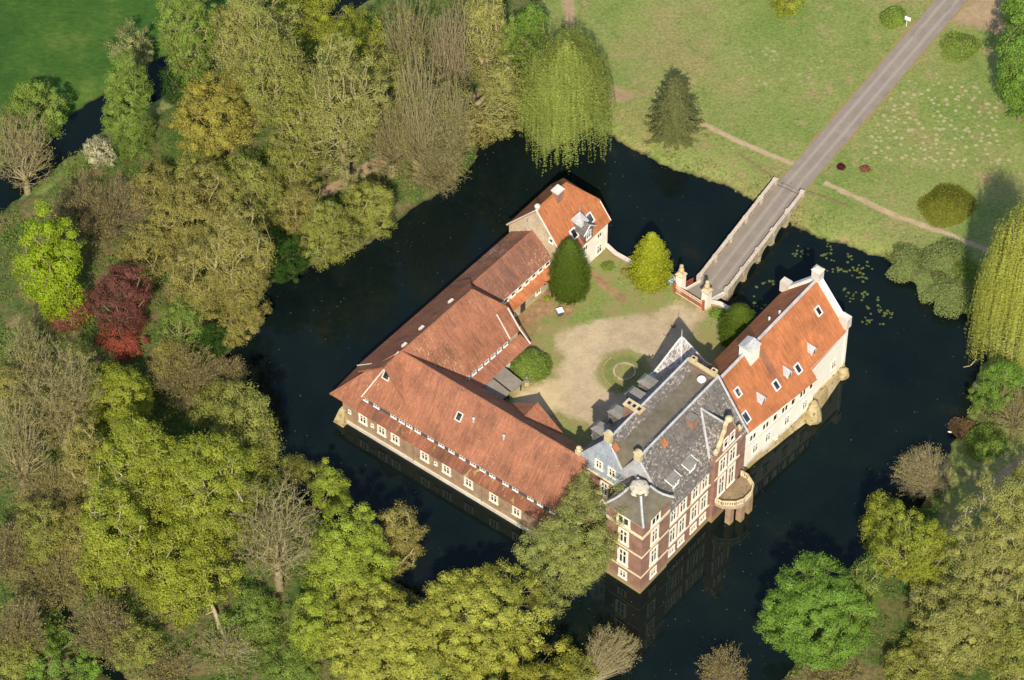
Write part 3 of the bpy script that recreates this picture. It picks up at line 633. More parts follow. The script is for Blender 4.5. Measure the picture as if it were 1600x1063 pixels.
m = MB(); H.slab(m, [(aD, bf-1.6, zb+4.9), (aD-.9, bf-2.6, zb+3.1), (aD-.9, bf-.6, zb+2.9)], .1); H.slab(m, [(aD, bf-1.6, zb+4.9), (aD+.9, bf-2.6, zb+3.1), (aD+.9, bf-.6, zb+2.9)], .1); H.slab(m, [(aD, bf-1.6, zb+4.9), (aD-.9, bf-.6, zb+2.9), (aD+.9, bf-.6, zb+2.9)], .1); m.tube(H.p(aD, bf-1.6, zb+4.8), H.p(aD, bf-1.6, zb+6.2), .06, .03, 5); m.build('turret_cap', MT['lead'], o)
window(o, Wall(H.p(0, bf), H.a, H.b), aD, zb+1.8, zb+.5, .8, .12, 2, True, 'white', 'dormer_window')
m = MB(); m.tube(H.p(aD-1.35, bf+.3, zb+2.1), H.p(aD, bf+.3, zb+3.4), .07, None, 5); m.tube(H.p(aD+1.35, bf+.3, zb+2.1), H.p(aD, bf+.3, zb+3.4), .07, None, 5); m.build('barge_board', MT['white'], o)
for u, v in ((921, 341), (896, 365)): skylight(t, H, u, v, 0, zr, 5.35, zr-sE*5.35, .4, .6, 'white')
wl = Wall(H.p(0, 5), H.a, H.b)
for x in (1.7, 4.5, 7.6): window(t, wl, x, 6.2, 5.2, .8, .12, 2, False); window(t, wl, x+.05, 3.5, 1.9, .85, .13, 2, True)
window(t, Wall(H.p(0, 0), H.b, -H.a), 2.6, 9.9, 9.2, .5, .12, 1, False)
# ================================================================= brick mansion
t = thing('brick_mansion', M.p(8, -2, 0), 'tall red-brown brick mansion with lichened slate roof, flat grey roof deck and cream stone windows', 'building', 'wings of the moated castle')
man = t; ZR = 19.6; ZE = 12.2; bw, be, rw, re_ = -9.5, 5.15, -4.7, .15; AN = 17.3
m = MB(); M.box(m, 0.3, AN, bw, be, -.7, ZE)
gableprism(m, M, AN-.3, AN, [(bw, ZE), (rw, ZR-.3), (re_, ZR-.3), (be, ZE)])
m.build('wall', MT['brick'], t)
m = MB(); M.box(m, 0, .3, bw, be, -.7, 11.0); m.build('wall', MT['brick'], t)
m = MB(); gableprism(m, M, -.02, .35, [(bw, 11.0), (bw, ZE), (rw, ZR-.1), (-2.3, 14.8), (-2.3, 11.0)]); tag(m.build('gable', MT['slate_grey'], t), 'grey-blue slate-hung left gable')
m = MB(); gableprism(m, M, -.02, .35, [(-2.29, 11.0), (-2.29, 14.8), (re_, ZR-.1), (be, ZE), (be, 11.0)]); tag(m.build('gable', MT['lead'], t), 'pale right gable half hidden behind the corner turret')
sl = (ZR-ZE)/(be-re_)
m = MB()
M.slab(m, [(.05, re_, ZR), (AN, re_, ZR), (AN, be+.3, ZE-.35), (.05, be+.3, ZE-.35)], .2)
M.slab(m, [(.05, rw, ZR), (AN, rw, ZR), (AN, bw-.25, ZE-.3), (.05, bw-.25, ZE-.3)], .2)
M.slab(m, [(.05, rw, ZR), (AN, rw, ZR), (AN, -3.6, 18.35), (1.8, -3.6, 18.35)], .15)
M.slab(m, [(.05, re_, ZR), (AN, re_, ZR), (AN, -1.0, 18.35), (1.8, -1.0, 18.35)], .15)
m.build('roof', MT['slate'], t)
m = MB(); M.slab(m, [(1.8, -3.62, 18.36), (AN, -3.62, 18.36), (AN, -.98, 18.36), (1.8, -.98, 18.36)], .2); M.slab(m, [(1.8, -3.6, 18.36), (1.8, -1.0, 18.36), (.1, -2.3, 14.9)], .1)
M.slab(m, [(.06, rw, ZR), (1.8, -3.6, 18.36), (.1, -2.3, 14.9)], .1); M.slab(m, [(.06, re_, ZR), (1.8, -1.0, 18.36), (.1, -2.3, 14.9)], .1); m.build('roof_deck', MT['deck'], t)
m = MB()
for b in (rw, re_): m.tube(M.p(.1, b, ZR+.03), M.p(AN, b, ZR+.03), .17, None, 6)
m.tube(M.p(AN+.02, re_, ZR), M.p(AN+.02, be+.3, ZE-.3), .16, None, 5)
for b0, z0, b1, z1 in ((bw, ZE, rw, ZR), (rw, ZR, -2.3, 14.9), (-2.3, 14.9, re_, ZR), (re_, ZR, be, ZE)): m.tube(M.p(.1, b0, z0+.06), M.p(.1, b1, z1+.06), .17, None, 5)
m.build('lead_flashing', MT['lead'], t)
m = MB(); M.box(m, AN-.3, AN+.15, rw, re_, ZR-.9, ZR+.1)
m.build('parapet', MT['stone'], t)
for b in (-3.9, -.6):
    m = MB(); M.box(m, AN-.35, AN+.35, b-.4, b+.4, ZR+.1, ZR+.7); o = m.build('chimney', MT['stone'], t); m = MB(); M.box(m, AN-.15, AN+.15, b-.2, b+.2, ZR+.70, ZR+.72); m.build('flue', MT['iron'], o)
for b, z, hh in ((rw, ZR-.4, 1.7), (re_, ZR-.4, 1.6)):
    m = MB(); M.box(m, -.2, .4, b-.5, b+.5, z, z+hh-.2); M.box(m, -.28, .48, b-.6, b+.6, z+hh-.2, z+hh-.08); m.loft([M.p(-.2, b+.5*cos(q), z+hh-.08+.42*sin(q)) for q in np.linspace(0, pi, 9)], [M.p(.4, b+.5*cos(q), z+hh-.08+.42*sin(q)) for q in np.linspace(0, pi, 9)]); m.build('gable_block', MT['stone'], t)
m = MB(); M.box(m, -.25, .5, bw-.3, bw+.45, ZE-.5, ZE+1.3); m.lathe(M.p(.1, bw+.05, ZE+1.3), [(.4, 0), (.3, .3), (.36, .5), (0, .8)], 10); m.build('gable_block', MT['stone'], t)
a, b = M.ab(P(1096, 597, ZR-1.)); m = MB(); m.lathe(M.p(a, b, 18.36), [(.12, 0), (.12, .5), (.35, .7), (.62, .8), (.5, .98), (0, 1.05)], 16); m.build('satellite_dish', MT['white'], t, True)
# bands, plinth and windows of the moat front
m = MB(); we = Wall(M.p(0, be), M.a, M.b)
for z, e in ((8.0, .08), (3.55, .08), (ZE-.55, .18)): m = MB(); we.box(m, .45, 9.65, 0, e, z, z+.27); m.build('string_course', MT['cornice'], t)
for x in (1.45, 3.5, 6.2, 8.25):
    window(t, we, x, 11.2, 8.85, 1.15, .26); window(t, we, x, 7.1, 4.3, 1.15, .26); window(t, we, x, 2.75, 1.7, 1.0, .2)
ws = Wall(M.p(0, 0), M.b, -M.a)
for x in (-6.0, -3.85): window(t, ws, x, 13.95, 12.5, .95, .2)
for x in (-8.2, -5.0, -2.2): window(t, ws, x, 10.0, 7.6, 1.0, .22); window(t, ws, x, 6.1, 3.8, 1.0, .22)
for z, e in ((10.87, .15), (7.0, .08)): m = MB(); ws.box(m, bw, -.5, 0, e, z, z+.22); m.build('string_course', MT['cornice'], t)
ww = Wall(M.p(0, bw), M.a, -M.b)
for x in (2, 5.2, 8.4, 11.6, 14.8): window(t, ww, x, 10.6, 8.4, 1.1, .24); window(t, ww, x, 6.2, 3.6, 1.1, .24)
for (u, v) in ((1019, 598), (1000, 618), (972, 645), (947, 672)):
    a, _ = M.ab(P(u, v, 15.6)); m = MB(); M.box(m, a-.75, a+.75, bw+.1, bw+2.6, 13.0, 15.35); o = m.build('dormer', MT['slate'], t)
    m = MB(); m.loft([M.p(a-.95, bw-.15, 15.3), M.p(a+.95, bw-.15, 15.3), M.p(a+.95, bw+2.6, 15.3), M.p(a-.95, bw+2.6, 15.3)], [M.p(a-.45, bw+.55, 16.0), M.p(a+.45, bw+.55, 16.0), M.p(a+.5, bw+2.6, 16.1), M.p(a-.5, bw+2.6, 16.1)]); m.build('dormer_roof', MT['dormer'], o)
    window(o, Wall(M.p(0, bw+.1), M.a, -M.b), a, 15.0, 13.7, 1.0, .14, 2, True, 'white', 'dormer_window')
a, b = M.ab(P(991, 636, 19.6)); m = MB(); M.box(m, a-.55, a+.55, b-1.3, b+1.3, 15, 19.6); o = m.build('chimney', MT['brick'], t)
m = MB(); M.box(m, a-.65, a+.65, b-1.4, b+1.4, 19.6, 19.8); m.build('cap', MT['stone'], o); m = MB()
for k in (-.8, 0, .8): M.box(m, a-.25, a+.25, b+k-.22, b+k+.22, 19.8, 19.84)
m.build('flue', MT['iron'], o)
m = MB(); M.box(m, 9.5, 10.5, .7, 1.9, 16.5, 19.2); o = m.build('chimney', MT['brick'], t); m = MB(); M.box(m, 9.42, 10.58, .62, 1.98, 19.2, 19.32); m.build('cap', MT['dormer'], o)
for (u, v) in ((962, 700), (1038, 693)):
    b0, z0, b1, z1 = (rw, ZR, -3.6, 18.35) if u < 1000 else (re_, ZR, be, ZE)
    a, b, z = M.on_slope(u, v, b0, z0, b1, z1); m = MB(); k = (z1-z0)/(b1-b0)
    M.slab(m, [(a-.45, b-.35, z-.35*k+.04), (a+.45, b-.35, z-.35*k+.04), (a+.45, b+.35, z+.35*k+.04), (a-.45, b+.35, z+.35*k+.04)], .03); tag(m.build('roof_patch', MT['tile_new'], t), 'small patch of orange tiles let into the slate')
for (u, v) in ((1074, 722), (1048, 746)):
    a, b, z = M.on_slope(u, v, re_, ZR, be, ZE); bf = b+.75; zf = z-.05
    m = MB(); m.loft([M.p(a-.8, bf, zf-.05-1.35), M.p(a-.8, bf, zf), M.p(a-.8, b-1.2, zf+.55)], [M.p(a+.8, bf, zf-.05-1.35), M.p(a+.8, bf, zf), M.p(a+.8, b-1.2, zf+.55)]); o = m.build('dormer', MT['slate'], t)
    m = MB(); M.slab(m, [(a-1.0, bf+.25, zf+.05), (a+1.0, bf+.25, zf+.05), (a+1.0, b-1.35, zf+.75), (a-1.0, b-1.35, zf+.75)], .1); m.build('dormer_roof', MT['dormer'], o)
    m = MB()
    for s in (-1.02, 1.02): m.tube(M.p(a+s, bf+.25, zf+.02), M.p(a+s, b-1.35, zf+.72), .07, None, 5)
    m.tube(M.p(a+.8, bf+.02, zf-1.3), M.p(a+.8, bf+.02, zf), .07, None, 5); m.build('flashing', MT['white'], o)
    window(o, Wall(M.p(0, bf), M.a, M.b), a, zf-.15, zf-1.0, 1.0, .1, 2, False, 'white', 'dormer_window')
# projecting gabled bay
r0, r1, rm, rb = 9.7, 15.2, 12.45, 5.7
m = MB(); M.box(m, r0, r1, be-.2, rb, -.7, 13.6); m.build('bay_wall', MT['brick'], t)
prof = [(r0, 13.6), (r0, 14.7), (r0+.55, 14.9), (r0+.75, 15.8), (r0+1.25, 16.3), (r0+1.5, 17.4), (rm-.85, 17.9), (rm-.8, 18.9), (rm-.5, 19.35), (rm, 19.55), (rm+.5, 19.35), (rm+.8, 18.9), (rm+.85, 17.9), (r1-1.5, 17.4), (r1-1.25, 16.3), (r1-.75, 15.8), (r1-.55, 14.9), (r1, 14.7), (r1, 13.6)]
m = MB(); m.loft([M.p(a, rb-.45, z) for a, z in prof], [M.p(a, rb, z) for a, z in prof]); o = m.build('bay_gable', MT['brick'], t)
m = MB()
for (a0, z0), (a1, z1) in zip(prof[1:-2], prof[2:-1]): m.loft([M.p(a0, rb-.52, z0), M.p(a1, rb-.52, z1), M.p(a1, rb-.52, z1+.17), M.p(a0, rb-.52, z0+.17)], [M.p(a0, rb+.07, z0), M.p(a1, rb+.07, z1), M.p(a1, rb+.07, z1+.17), M.p(a0, rb+.07, z0+.17)])
for a in (r0+.2, r1-.2): m.lathe(M.p(a, rb-.2, 14.8), [(.3, 0), (.3, .2), (.42, .45), (.3, .75), (.1, 1.1), (0, 1.15)], 10)
m.lathe(M.p(rm, rb-.2, 19.6), [(.55, 0), (.5, .3), (.25, .5), (0, .55)], 10); m.build('gable_coping', MT['stone'], o)
m = MB(); zk = 18.3
for s in (-1, 1): M.slab(m, [(rm, rb-.45, zk), (rm, .95, zk), (rm+s*2.8, be-.5, 13.4), (rm+s*2.8, rb-.45, 13.4)], .15)
m.build('bay_roof', MT['slate'], t)
m = MB(); m.tube(M.p(rm, rb-.4, zk+.03), M.p(rm, 1.0, zk+.03), .16, None, 5); m.tube(M.p(rm, 1.0, zk), M.p(rm-2.8, be-.4, 13.5), .16, None, 5); m.tube(M.p(rm, 1.0, zk), M.p(rm+2.8, be-.4, 13.5), .16, None, 5); m.build('lead_flashing', MT['lead'], t)
wb = Wall(M.p(0, rb), M.a, M.b)
for x in (11.35, 13.5): window(t, wb, x, 8.6, 5.0, 1.2, .24); window(t, wb, x, 12.6, 10.0, 1.2, .24)
for x in (11.75, 13.15): window(t, wb, x, 16.3, 14.6, .7, .2, 1)
for z in (9.2, 13.4): m = MB(); wb.box(m, r0, r1, 0, .09, z, z+.28); m.build('string_course', MT['cornice'], t)
# corner turret
ta0, ta1, tb0, tb1 = -5.4, .35, -.45, 5.3
m = MB(); M.box(m, ta0, ta1, tb0, tb1, -.7, 15.1); m.build('turret_wall', MT['brick'], t)
for z, h, e in ((12.1, .5, .09), (7.9, .28, .07), (3.5, .28, .07), (14.95, .2, .22)):
    m = MB(); M.box(m, ta0-e, ta1+e*.5, tb0-e, tb1+e, z, z+h); m.build('string_course', MT['cornice'], t)
tc = ((ta0+ta1)/2, (tb0+tb1)/2); lev = [(3.2, 15.16), (2.75, 15.5), (2.2, 16.0), (1.65, 16.75), (1.2, 17.6), (1.0, 18.0)]
m = MB(); sq = lambda h, z: [M.p(tc[0]+i*h, tc[1]+j*h, z) for i, j in ((-1, -1), (1, -1), (1, 1), (-1, 1))]
for (h0, z0), (h1, z1) in zip(lev[:-1], lev[1:]): m.loft(sq(h0, z0), sq(h1, z1), False)
m.build('turret_roof', MT['deck'], t)
m = MB()
for i, j in ((-1, -1), (1, -1), (1, 1), (-1, 1)):
    for (h0, z0), (h1, z1) in zip(lev[:-1], lev[1:]): m.tube(M.p(tc[0]+i*h0, tc[1]+j*h0, z0+.03), M.p(tc[0]+i*h1, tc[1]+j*h1, z1+.03), .17, .17, 6)
m.build('lead_hip', MT['lead'], t)
m = MB(); c = M.p(tc[0], tc[1], 17.5); m.lathe(c, [(1.42, .05), (1.22, .3), (1.2, .55), (1.32, .6), (1.1, .82), (.55, .98), (.5, 1.0), (.5, 1.3), (.58, 1.32), (0, 1.42)], 8); m.build('turret_cap', MT['capstone'], t)
te = Wall(M.p(0, tb1), M.a, M.b); ts_ = Wall(M.p(ta0, 0), M.b, -M.a)
window(t, te, -2.7, 14.4, 13.0, 1.6, .2, 2, False); window(t, ts_, 2.2, 14.4, 13.0, 1.75, .22, 2, False)
for zt, zb in ((11.5, 9.0), (7.2, 4.5)): window(t, te, -2.75, zt, zb, 1.15, .27); window(t, ts_, 2.3, zt, zb, 1.2, .27)
window(t, te, -2.7, 2.7, 1.4, 1.0, .2); window(t, ts_, 2.4, 2.7, 1.4, 1.0, .2)
m = MB(); m.tube(M.p(.5, be+.12, .5), M.p(.5, be+.12, ZE-.5), .08, None, 6); m.build('downpipe', MT['dormer'], t)
# stair tower with patched slate spire
pa0, pa1, pb0, pb1 = 18.2, 24.2, -11.0, -6.4
m = MB(); M.box(m, AN, pa1, pb0, pb1, .5, 10.1); m.build('tower_wall', MT['brick'], t)
pc = ((pa0+pa1)/2, (pb0+pb1)/2); lev = [(1.12, 10.0), (.93, 10.75), (.70, 12.3), (.40, 14.5), (.1, 16.6), (.0, 17.1)]
m = MB(); sq = lambda h, z: [M.p(pc[0]+i*h*3.0, pc[1]+j*h*2.4, z) for i, j in ((-1, -1), (1, -1), (1, 1), (-1, 1))]
for (h0, z0), (h1, z1) in zip(lev[:-2], lev[1:-1]): m.loft(sq(h0, z0), sq(h1, z1), False)
m.loft(sq(.1, 16.5), sq(.02, 17.1)); tag(m.build('tower_roof', roofmat('patched_pale_slate', (.36, .33, .31), (.26, .24, .23), (.21, .18, .17), (.72, .68, .64), .50, .6, .9, .3, .3), t), 'steep concave spire of patched pale slate')
m = MB()
for i, j in ((-1, -1), (1, -1), (1, 1), (-1, 1)):
    for (h0, z0), (h1, z1) in zip(lev[:-1], lev[1:]): m.tube(M.p(pc[0]+i*h0*3, pc[1]+j*h0*2.4, z0+.03), M.p(pc[0]+i*h1*3, pc[1]+j*h1*2.4, z1+.03), .14, .12, 5)
for u, v in ((0, 0),):
    M.slab(m, [(pc[0]-.6, pc[1]+2.0, 11.75), (pc[0]+.5, pc[1]+2.0, 11.75), (pc[0]+.4, pc[1]+1.6, 12.9), (pc[0]-.5, pc[1]+1.6, 12.9)], .1)
m.tube(M.p(pc[0], pc[1], 16.9), M.p(pc[0], pc[1], 18.8), .07, .02, 6); m.build('lead_hip', MT['white'], t)
window(t, Wall(M.p(pa1, 0), M.b, M.a), pc[1], 8.5, 6.5, 1.0, .2)
# balcony terrace on brick piers
poly = [(10.3, 5.7), (10.4, 6.7), (11.5, 8.15), (12.6, 8.7), (14.3, 8.7), (15.4, 8.1), (16.1, 6.7), (16.1, 5.7)]
m = MB(); m.prism([M.p(a, b) for a, b in poly], 3.3, 4.0); m.build('terrace_slab', MT['bridgestone'], t)
m = MB(); m.prism([M.p(13.2+(a-13.2)*.93, 5.72+(b-5.72)*.93) for a, b in poly], 4.0, 4.03); m.build('terrace_floor', MT['terrace'], t)
m = MB(); bl = MB()
for (a0, b0), (a1, b1) in zip(poly[:-1], poly[1:]):
    p0, p1 = M.p(a0, b0), M.p(a1, b1); L = np.linalg.norm(p1-p0); k = max(2, int(L/.3))
    m.tube(p0+[0, 0, 4.9], p1+[0, 0, 4.9], .14, None, 6); m.tube(p0+[0, 0, 4.07], p1+[0, 0, 4.07], .1, None, 6)
    for i in range(k+1):
        q = p0+(p1-p0)*i/k; big = i in (0, k)
        bl.tube(q+[0, 0, 4.03], q+[0, 0, 4.85], .17 if big else .085, None, 6)
o = m.build('balustrade_rail', MT['stone'], t); bl.build('baluster', MT['cornice'], o)
for a, b in ((11.3, 7.4), (12.6, 8.25), (14.35, 8.25), (15.55, 7.2)): m = MB(); M.box(m, a-.42, a+.42, b-.42, b+.42, -1.2, 3.3); m.build('pier', MT['brick_old'], t)
# ================================================================= cream residence wing
t = thing('residence_wing', Wh.p(10, 0, 0), 'cream house with steep orange roof and white dormers rising straight from the moat', 'building', 'wings of the moated castle')
k = 1.212; zr = 15.7; eb = lambda a: 5.1+(a+1.2)*(1.3/15.7)
m = MB(); m.prism([Wh.p(-1.1, -5), Wh.p(-1.1, eb(-1.1)), Wh.p(14.5, eb(14.5)), Wh.p(14.5, -5)], -.7, 7.7); m.prism([Wh.p(14.5, -5), Wh.p(14.5, 5.35), Wh.p(23.0, 5.35), Wh.p(23.0, -5)], -.7, 9.0)
gableprism(m, Wh, -1.1, 14.5, [(-5, 7.7), (-5, 9.2), (0, 15.2), (5.1, 9.2), (5.1, 7.7)])
m.build('wall', MT['cream'], t)
m = MB(); gableprism(m, Wh, 22.85, 23.45, [(-5.15, -.7), (-5.15, 9.8), (0, 16.3), (5.45, 9.6), (5.45, -.7)]); m.build('gable', MT['cream'], t)
m = MB()
Wh.slab(m, [(-1.15, 0, zr), (14.6, 0, zr), (14.6, 6.75, zr-k*6.75), (-1.15, 5.45, zr-k*5.45)], .2); Wh.slab(m, [(14.6, 0, zr), (22.9, 0, zr), (22.9, 5.55, zr-k*5.55), (14.6, 5.75, zr-k*5.75)], .2)
Wh.slab(m, [(-1.15, 0, zr), (22.9, 0, zr), (22.9, -5.3, zr-k*5.3), (-1.15, -5.3, zr-k*5.3)], .2)
m.build('roof', MT['tile_new'], t)
m = MB(); m.tube(Wh.p(-1.1, 0, zr+.05), Wh.p(22.9, 0, zr+.05), .22, None, 6); m.build('lead_ridge', MT['lead'], t)
m = MB()
for s, bb in ((1, 5.6), (-1, 5.3)): m.loft([Wh.p(22.75, 0, 16.35), Wh.p(23.55, 0, 16.35), Wh.p(23.55, 0, 16.6), Wh.p(22.75, 0, 16.6)], [Wh.p(22.75, s*bb, 9.7), Wh.p(23.55, s*bb, 9.7), Wh.p(23.55, s*bb, 9.95), Wh.p(22.75, s*bb, 9.95)])
Wh.box(m, 14.6, 22.7, 5.36, 5.6, 8.55, 8.95); m.build('gable_coping', MT['white'], t)
m = MB(); Wh.box(m, 22.6, 23.7, -.7, .6, 15.6, 17.6); m.loft([Wh.p(22.5, -.8, 17.6), Wh.p(23.8, -.8, 17.6), Wh.p(23.8, .7, 17.6), Wh.p(22.5, .7, 17.6)], [Wh.p(22.9, -.4, 17.95), Wh.p(23.4, -.4, 17.95), Wh.p(23.4, .3, 17.95), Wh.p(22.9, .3, 17.95)])
m.build('gable_block', MT['copin'], t)
for s, z in ((5.0, 10.3), (-4.9, 10.3)): m = MB(); Wh.box(m, 22.7, 23.75, s-.75, s+.65, z-.9, z+1.1); m.build('gable_block', MT['copin'], t)
m = MB(); Wh.box(m, 6.4, 8.3, -.75, 1.25, 13.6, 17.0); o = m.build('chimney', MT['cream'], t)
m = MB(); m.loft([Wh.p(6.25, -.9, 17.0), Wh.p(8.45, -.9, 17.0), Wh.p(8.45, 1.4, 17.0), Wh.p(6.25, 1.4, 17.0)], [Wh.p(6.4, .2, 17.6), Wh.p(8.3, .2, 17.6), Wh.p(8.3, .3, 17.6), Wh.p(6.4, .3, 17.6)]); m.build('cap', MT['lead'], o)
m = MB(); M_ = Wh.on_slope(1205, 590, 0, zr, 5.4, zr-k*5.4); Wh.slab(m, [(8.45, .9, zr-k*.9+.02), (9.6, .9, zr-k*.9+.02), (9.5, 4.4, zr-k*4.4+.02), (8.2, 4.4, zr-k*4.4+.02)], .02); tag(m.build('roof_patch', MT['tile'], t), 'lichened yellow-brown patch below the chimney')
for (u, v) in ((1188, 622), (1229, 581), (1267, 545)):
    a, b, z = Wh.on_slope(u, v, 0, zr, 5.4, zr-k*5.4); bf = b+.55; zf = zr-k*bf
    m = MB(); m.loft([Wh.p(a-.5, bf, zf-.1), Wh.p(a+.5, bf, zf-.1), Wh.p(a+.5, bf, zf+.75), Wh.p(a, bf, zf+1.35), Wh.p(a-.5, bf, zf+.75)], [Wh.p(a-.5, bf-1.4, zf-.1), Wh.p(a+.5, bf-1.4, zf-.1), Wh.p(a+.5, bf-1.4, zf+.75), Wh.p(a, bf-1.4, zf+1.35), Wh.p(a-.5, bf-1.4, zf+.75)]); o = m.build('dormer', MT['white'], t)
    m = MB()
    for s in (-1, 1): Wh.slab(m, [(a, bf+.2, zf+1.5), (a, bf-1.5, zf+1.5), (a+s*.75, bf-1.2, zf+.62), (a+s*.75, bf+.2, zf+.62)], .08)
    m.build('dormer_roof', MT['lead'], o)
    m = MB(); Wall(Wh.p(0, bf), Wh.a, Wh.b).box(m, a-.27, a+.27, -.02, .03, zf+.1, zf+.75); m.build('pane', MT['pane'], o)
for (u, v, s) in ((1152, 613, .33), (1164.5, 652, .42), (1212, 602, .36), (1246, 576, .36), (1278, 486, .33)): skylight(t, Wh, u, v, 0, zr, 5.4, zr-k*5.4, s, s*1.6, 'white')
for (u, v) in ((1202, 500), (1218, 490)):
    a, b, z = Wh.on_slope(u, v, 0, zr, -5.3, zr-k*5.3); m = MB(); m.tube(Wh.p(a, b, z-.2), Wh.p(a, b, z+.5), .15, None, 8); m.build('vent_pipe', MT['white'], t)
A0, A1 = Wh.p(-1.1, eb(-1.1)), Wh.p(14.5, eb(14.5)); dd = (A1-A0)[:2]; dd /= np.linalg.norm(dd); wl = Wall(A0, dd, np.array([dd[1], -dd[0]]))
for x in (3.7, 6.3, 10.2, 13.9): window(t, wl, x, 4.4, 2.7, 1.0, .1, 2, True)
for x, w_ in ((3.0, 1.35), (5.6, 1.35), (7.5, .7), (9.5, 1.35), (11.2, .7), (13.2, 1.3), (14.9, .6)): window(t, wl, x, 7.35, 6.05, w_, .1, 2 if w_ > 1 else 1, False)
for x, z in ((12.1, 2.0), (8.2, 1.4)): window(t, wl, x, z+.4, z, .35, .08, 1, False)
m = MB(); wl.box(m, .3, 15.5, 0, .08, 5.55, 5.72); m.build('string_course', MT['copin'], t)
window(t, Wall(Wh.p(0, 5.35), Wh.a, Wh.b), 20.6, 4.6, 3.0, .8, .12, 2, True)
wl = Wall(Wh.p(0, -5), Wh.a, -Wh.b)
for x in (9.5, 13, 17): window(t, wl, x, 7.5, 5.8, 1.0, .15); window(t, wl, x, 4.2, 2.4, 1.0, .15)
m = MB(); m.loft([Wh.p(-1.1, 5.0, -.8), Wh.p(7, 6.2, -.8), Wh.p(14.8, 7.4, -.8), Wh.p(23.4, 6.1, -.8), Wh.p(23.4, 4.5, -.8), Wh.p(-1.1, 4.5, -.8)], [Wh.p(-1.1, 5.0, 1.2), Wh.p(7, 5.7, 1.3), Wh.p(14.55, 6.45, 1.8), Wh.p(23.4, 5.45, 1.4), Wh.p(23.4, 4.5, 1.4), Wh.p(-1.1, 4.5, 1.2)])
m.build('battered_plinth', MT['rock'], t)
def lump(ca, cb, ra, rb_, z1, nm):
    m = MB(); rg = random.Random(int(ca*10)); n = 9; L = []
    for z, f in ((-.8, 1.15), (.5, 1.05), (z1*.5, .9), (z1*.8, .72), (z1, .35)):
        L.append([Wh.p(ca+ra*f*cos(2*pi*i/n)*rg.uniform(.85, 1.15), cb+rb_*f*sin(2*pi*i/n)*rg.uniform(.85, 1.15), z) for i in range(n)])
    for q0, q1 in zip(L[:-1], L[1:]): m.loft(q0, q1, False)
    m.poly(L[-1]); return m.build(nm, MT['rock'], t)
lump(14.0, 7.0, 1.25, 1.15, 3.3, 'buttress'); lump(22.6, 6.0, .85, .7, 1.5, 'buttress')
# ================================================================= gate, bridge
gl, gr = P(1063, 454, 1.5)[:2], P(1103, 479, 1.5)[:2]; gd = (gr-gl)/np.linalg.norm(gr-gl); gn = np.array([gd[1], -gd[0]])
if gn[1] > 0: gn = -gn
def gpost(c, label):
    t = thing('gate_pillar', (c[0], c[1], 1.4), label, 'pillar', 'cream gate pillars at the bridge')
    q = lambda h: [c+gd*i*h+gn*j*h for i, j in ((-1, -1), (1, -1), (1, 1), (-1, 1))]
    m = MB(); m.prism(q(.5), -.8, 4.9); m.build('shaft', MT['cream'], t)
    m = MB(); m.prism(q(.62), 4.9, 5.1); m.loft([(*x, 5.1) for x in q(.55)], [(*x, 5.5) for x in q(.25)]); m.lathe((c[0], c[1], 5.45), [(.22, 0), (.36, .25), (.42, .55), (.3, .85), (.18, 1.0), (.3, 1.2), (.26, 1.45), (0, 1.6)], 10); m.build('urn', MT['stone'], t)
gpost(gl, 'cream gate pillar with stone urn, left of the red gate by the golden cypress'); gpost(gr, 'cream gate pillar with stone urn, right of the red gate')
t = thing('picket_gate', (*(gl+gn*.9), 1.5), 'red and cream double picket gate between the two urn pillars', 'gate')
G0 = gl+gn*.75-gd*.3; G1 = gr+gn*.75-gd*.05; GL = np.linalg.norm(G1-G0); gf = Wall(G0, gd, gn)
for nm, x0, x1 in (('gate_leaf', .1, GL/2-.03), ('gate_leaf', GL/2+.03, GL-.1)):
    m = MB(); x = x0+.08
    while x < x1: gf.box(m, x-.05, x+.05, .0, .05, 1.55, 3.25); x += .24
    o = m.build(nm, MT['red'], t); 
    for z0, z1 in ((3.1, 3.24), (2.72, 2.84), (1.68, 1.76)): m = MB(); gf.box(m, x0, x1, .055, .12, z0, z1); m.build('rail', MT['cornice'], o)
for x in (-.12, GL+.12): m = MB(); gf.box(m, x-.14, x+.14, -.14, .14, 1.2, 3.5); m.build('post', MT['red'], t)
t = thing('stone_bridge', B.p(10, 0, 0), 'arched stone bridge carrying the drive over the moat to the gate', 'bridge')
LB = 21.2; hb = 2.45; zd = 1.72
na = 84; aa = np.linspace(0, LB, na+1)
def under(a):
    sp = (LB-1.6)/5; x = (a-.8) % sp; 
    if a < .8 or a > LB-.8: return -1.2
    h = sp/2-.45; y = x-sp/2
    return -1.2 if abs(y) > h else -.1+1.35*sqrt(max(0, 1-(y/h)**2))
m = MB()
for a0, a1 in zip(aa[:-1], aa[1:]):
    z0, z1 = under(a0+1e-4), under(a1-1e-4)
    for s in (-1, 1): m.poly([B.p(a0, s*hb, z0), B.p(a1, s*hb, z1), B.p(a1, s*hb, zd-.02), B.p(a0, s*hb, zd-.02)])
    m.poly([B.p(a0, -hb, z0), B.p(a0, hb, z0), B.p(a1, hb, z1), B.p(a1, -hb, z1)])
m.poly([B.p(0, -hb, -1.2), B.p(0, hb, -1.2), B.p(0, hb, zd-.02), B.p(0, -hb, zd-.02)]); m.build('arches', MT['bridgestone'], t)
sp = (LB-1.6)/5
for i in range(1, 5):
    a = .8+sp*i
    for s in (-1, 1): m = MB(); m.loft([B.p(a-.55, s*hb, -1), B.p(a+.55, s*hb, -1), B.p(a+.3, s*(hb+.3), -1), B.p(a-.3, s*(hb+.3), -1)], [B.p(a-.4, s*hb, .7), B.p(a+.4, s*hb, .7), B.p(a+.25, s*(hb+.06), .7), B.p(a-.25, s*(hb+.06), .7)]); m.build('cutwater', MT['rock'], t)
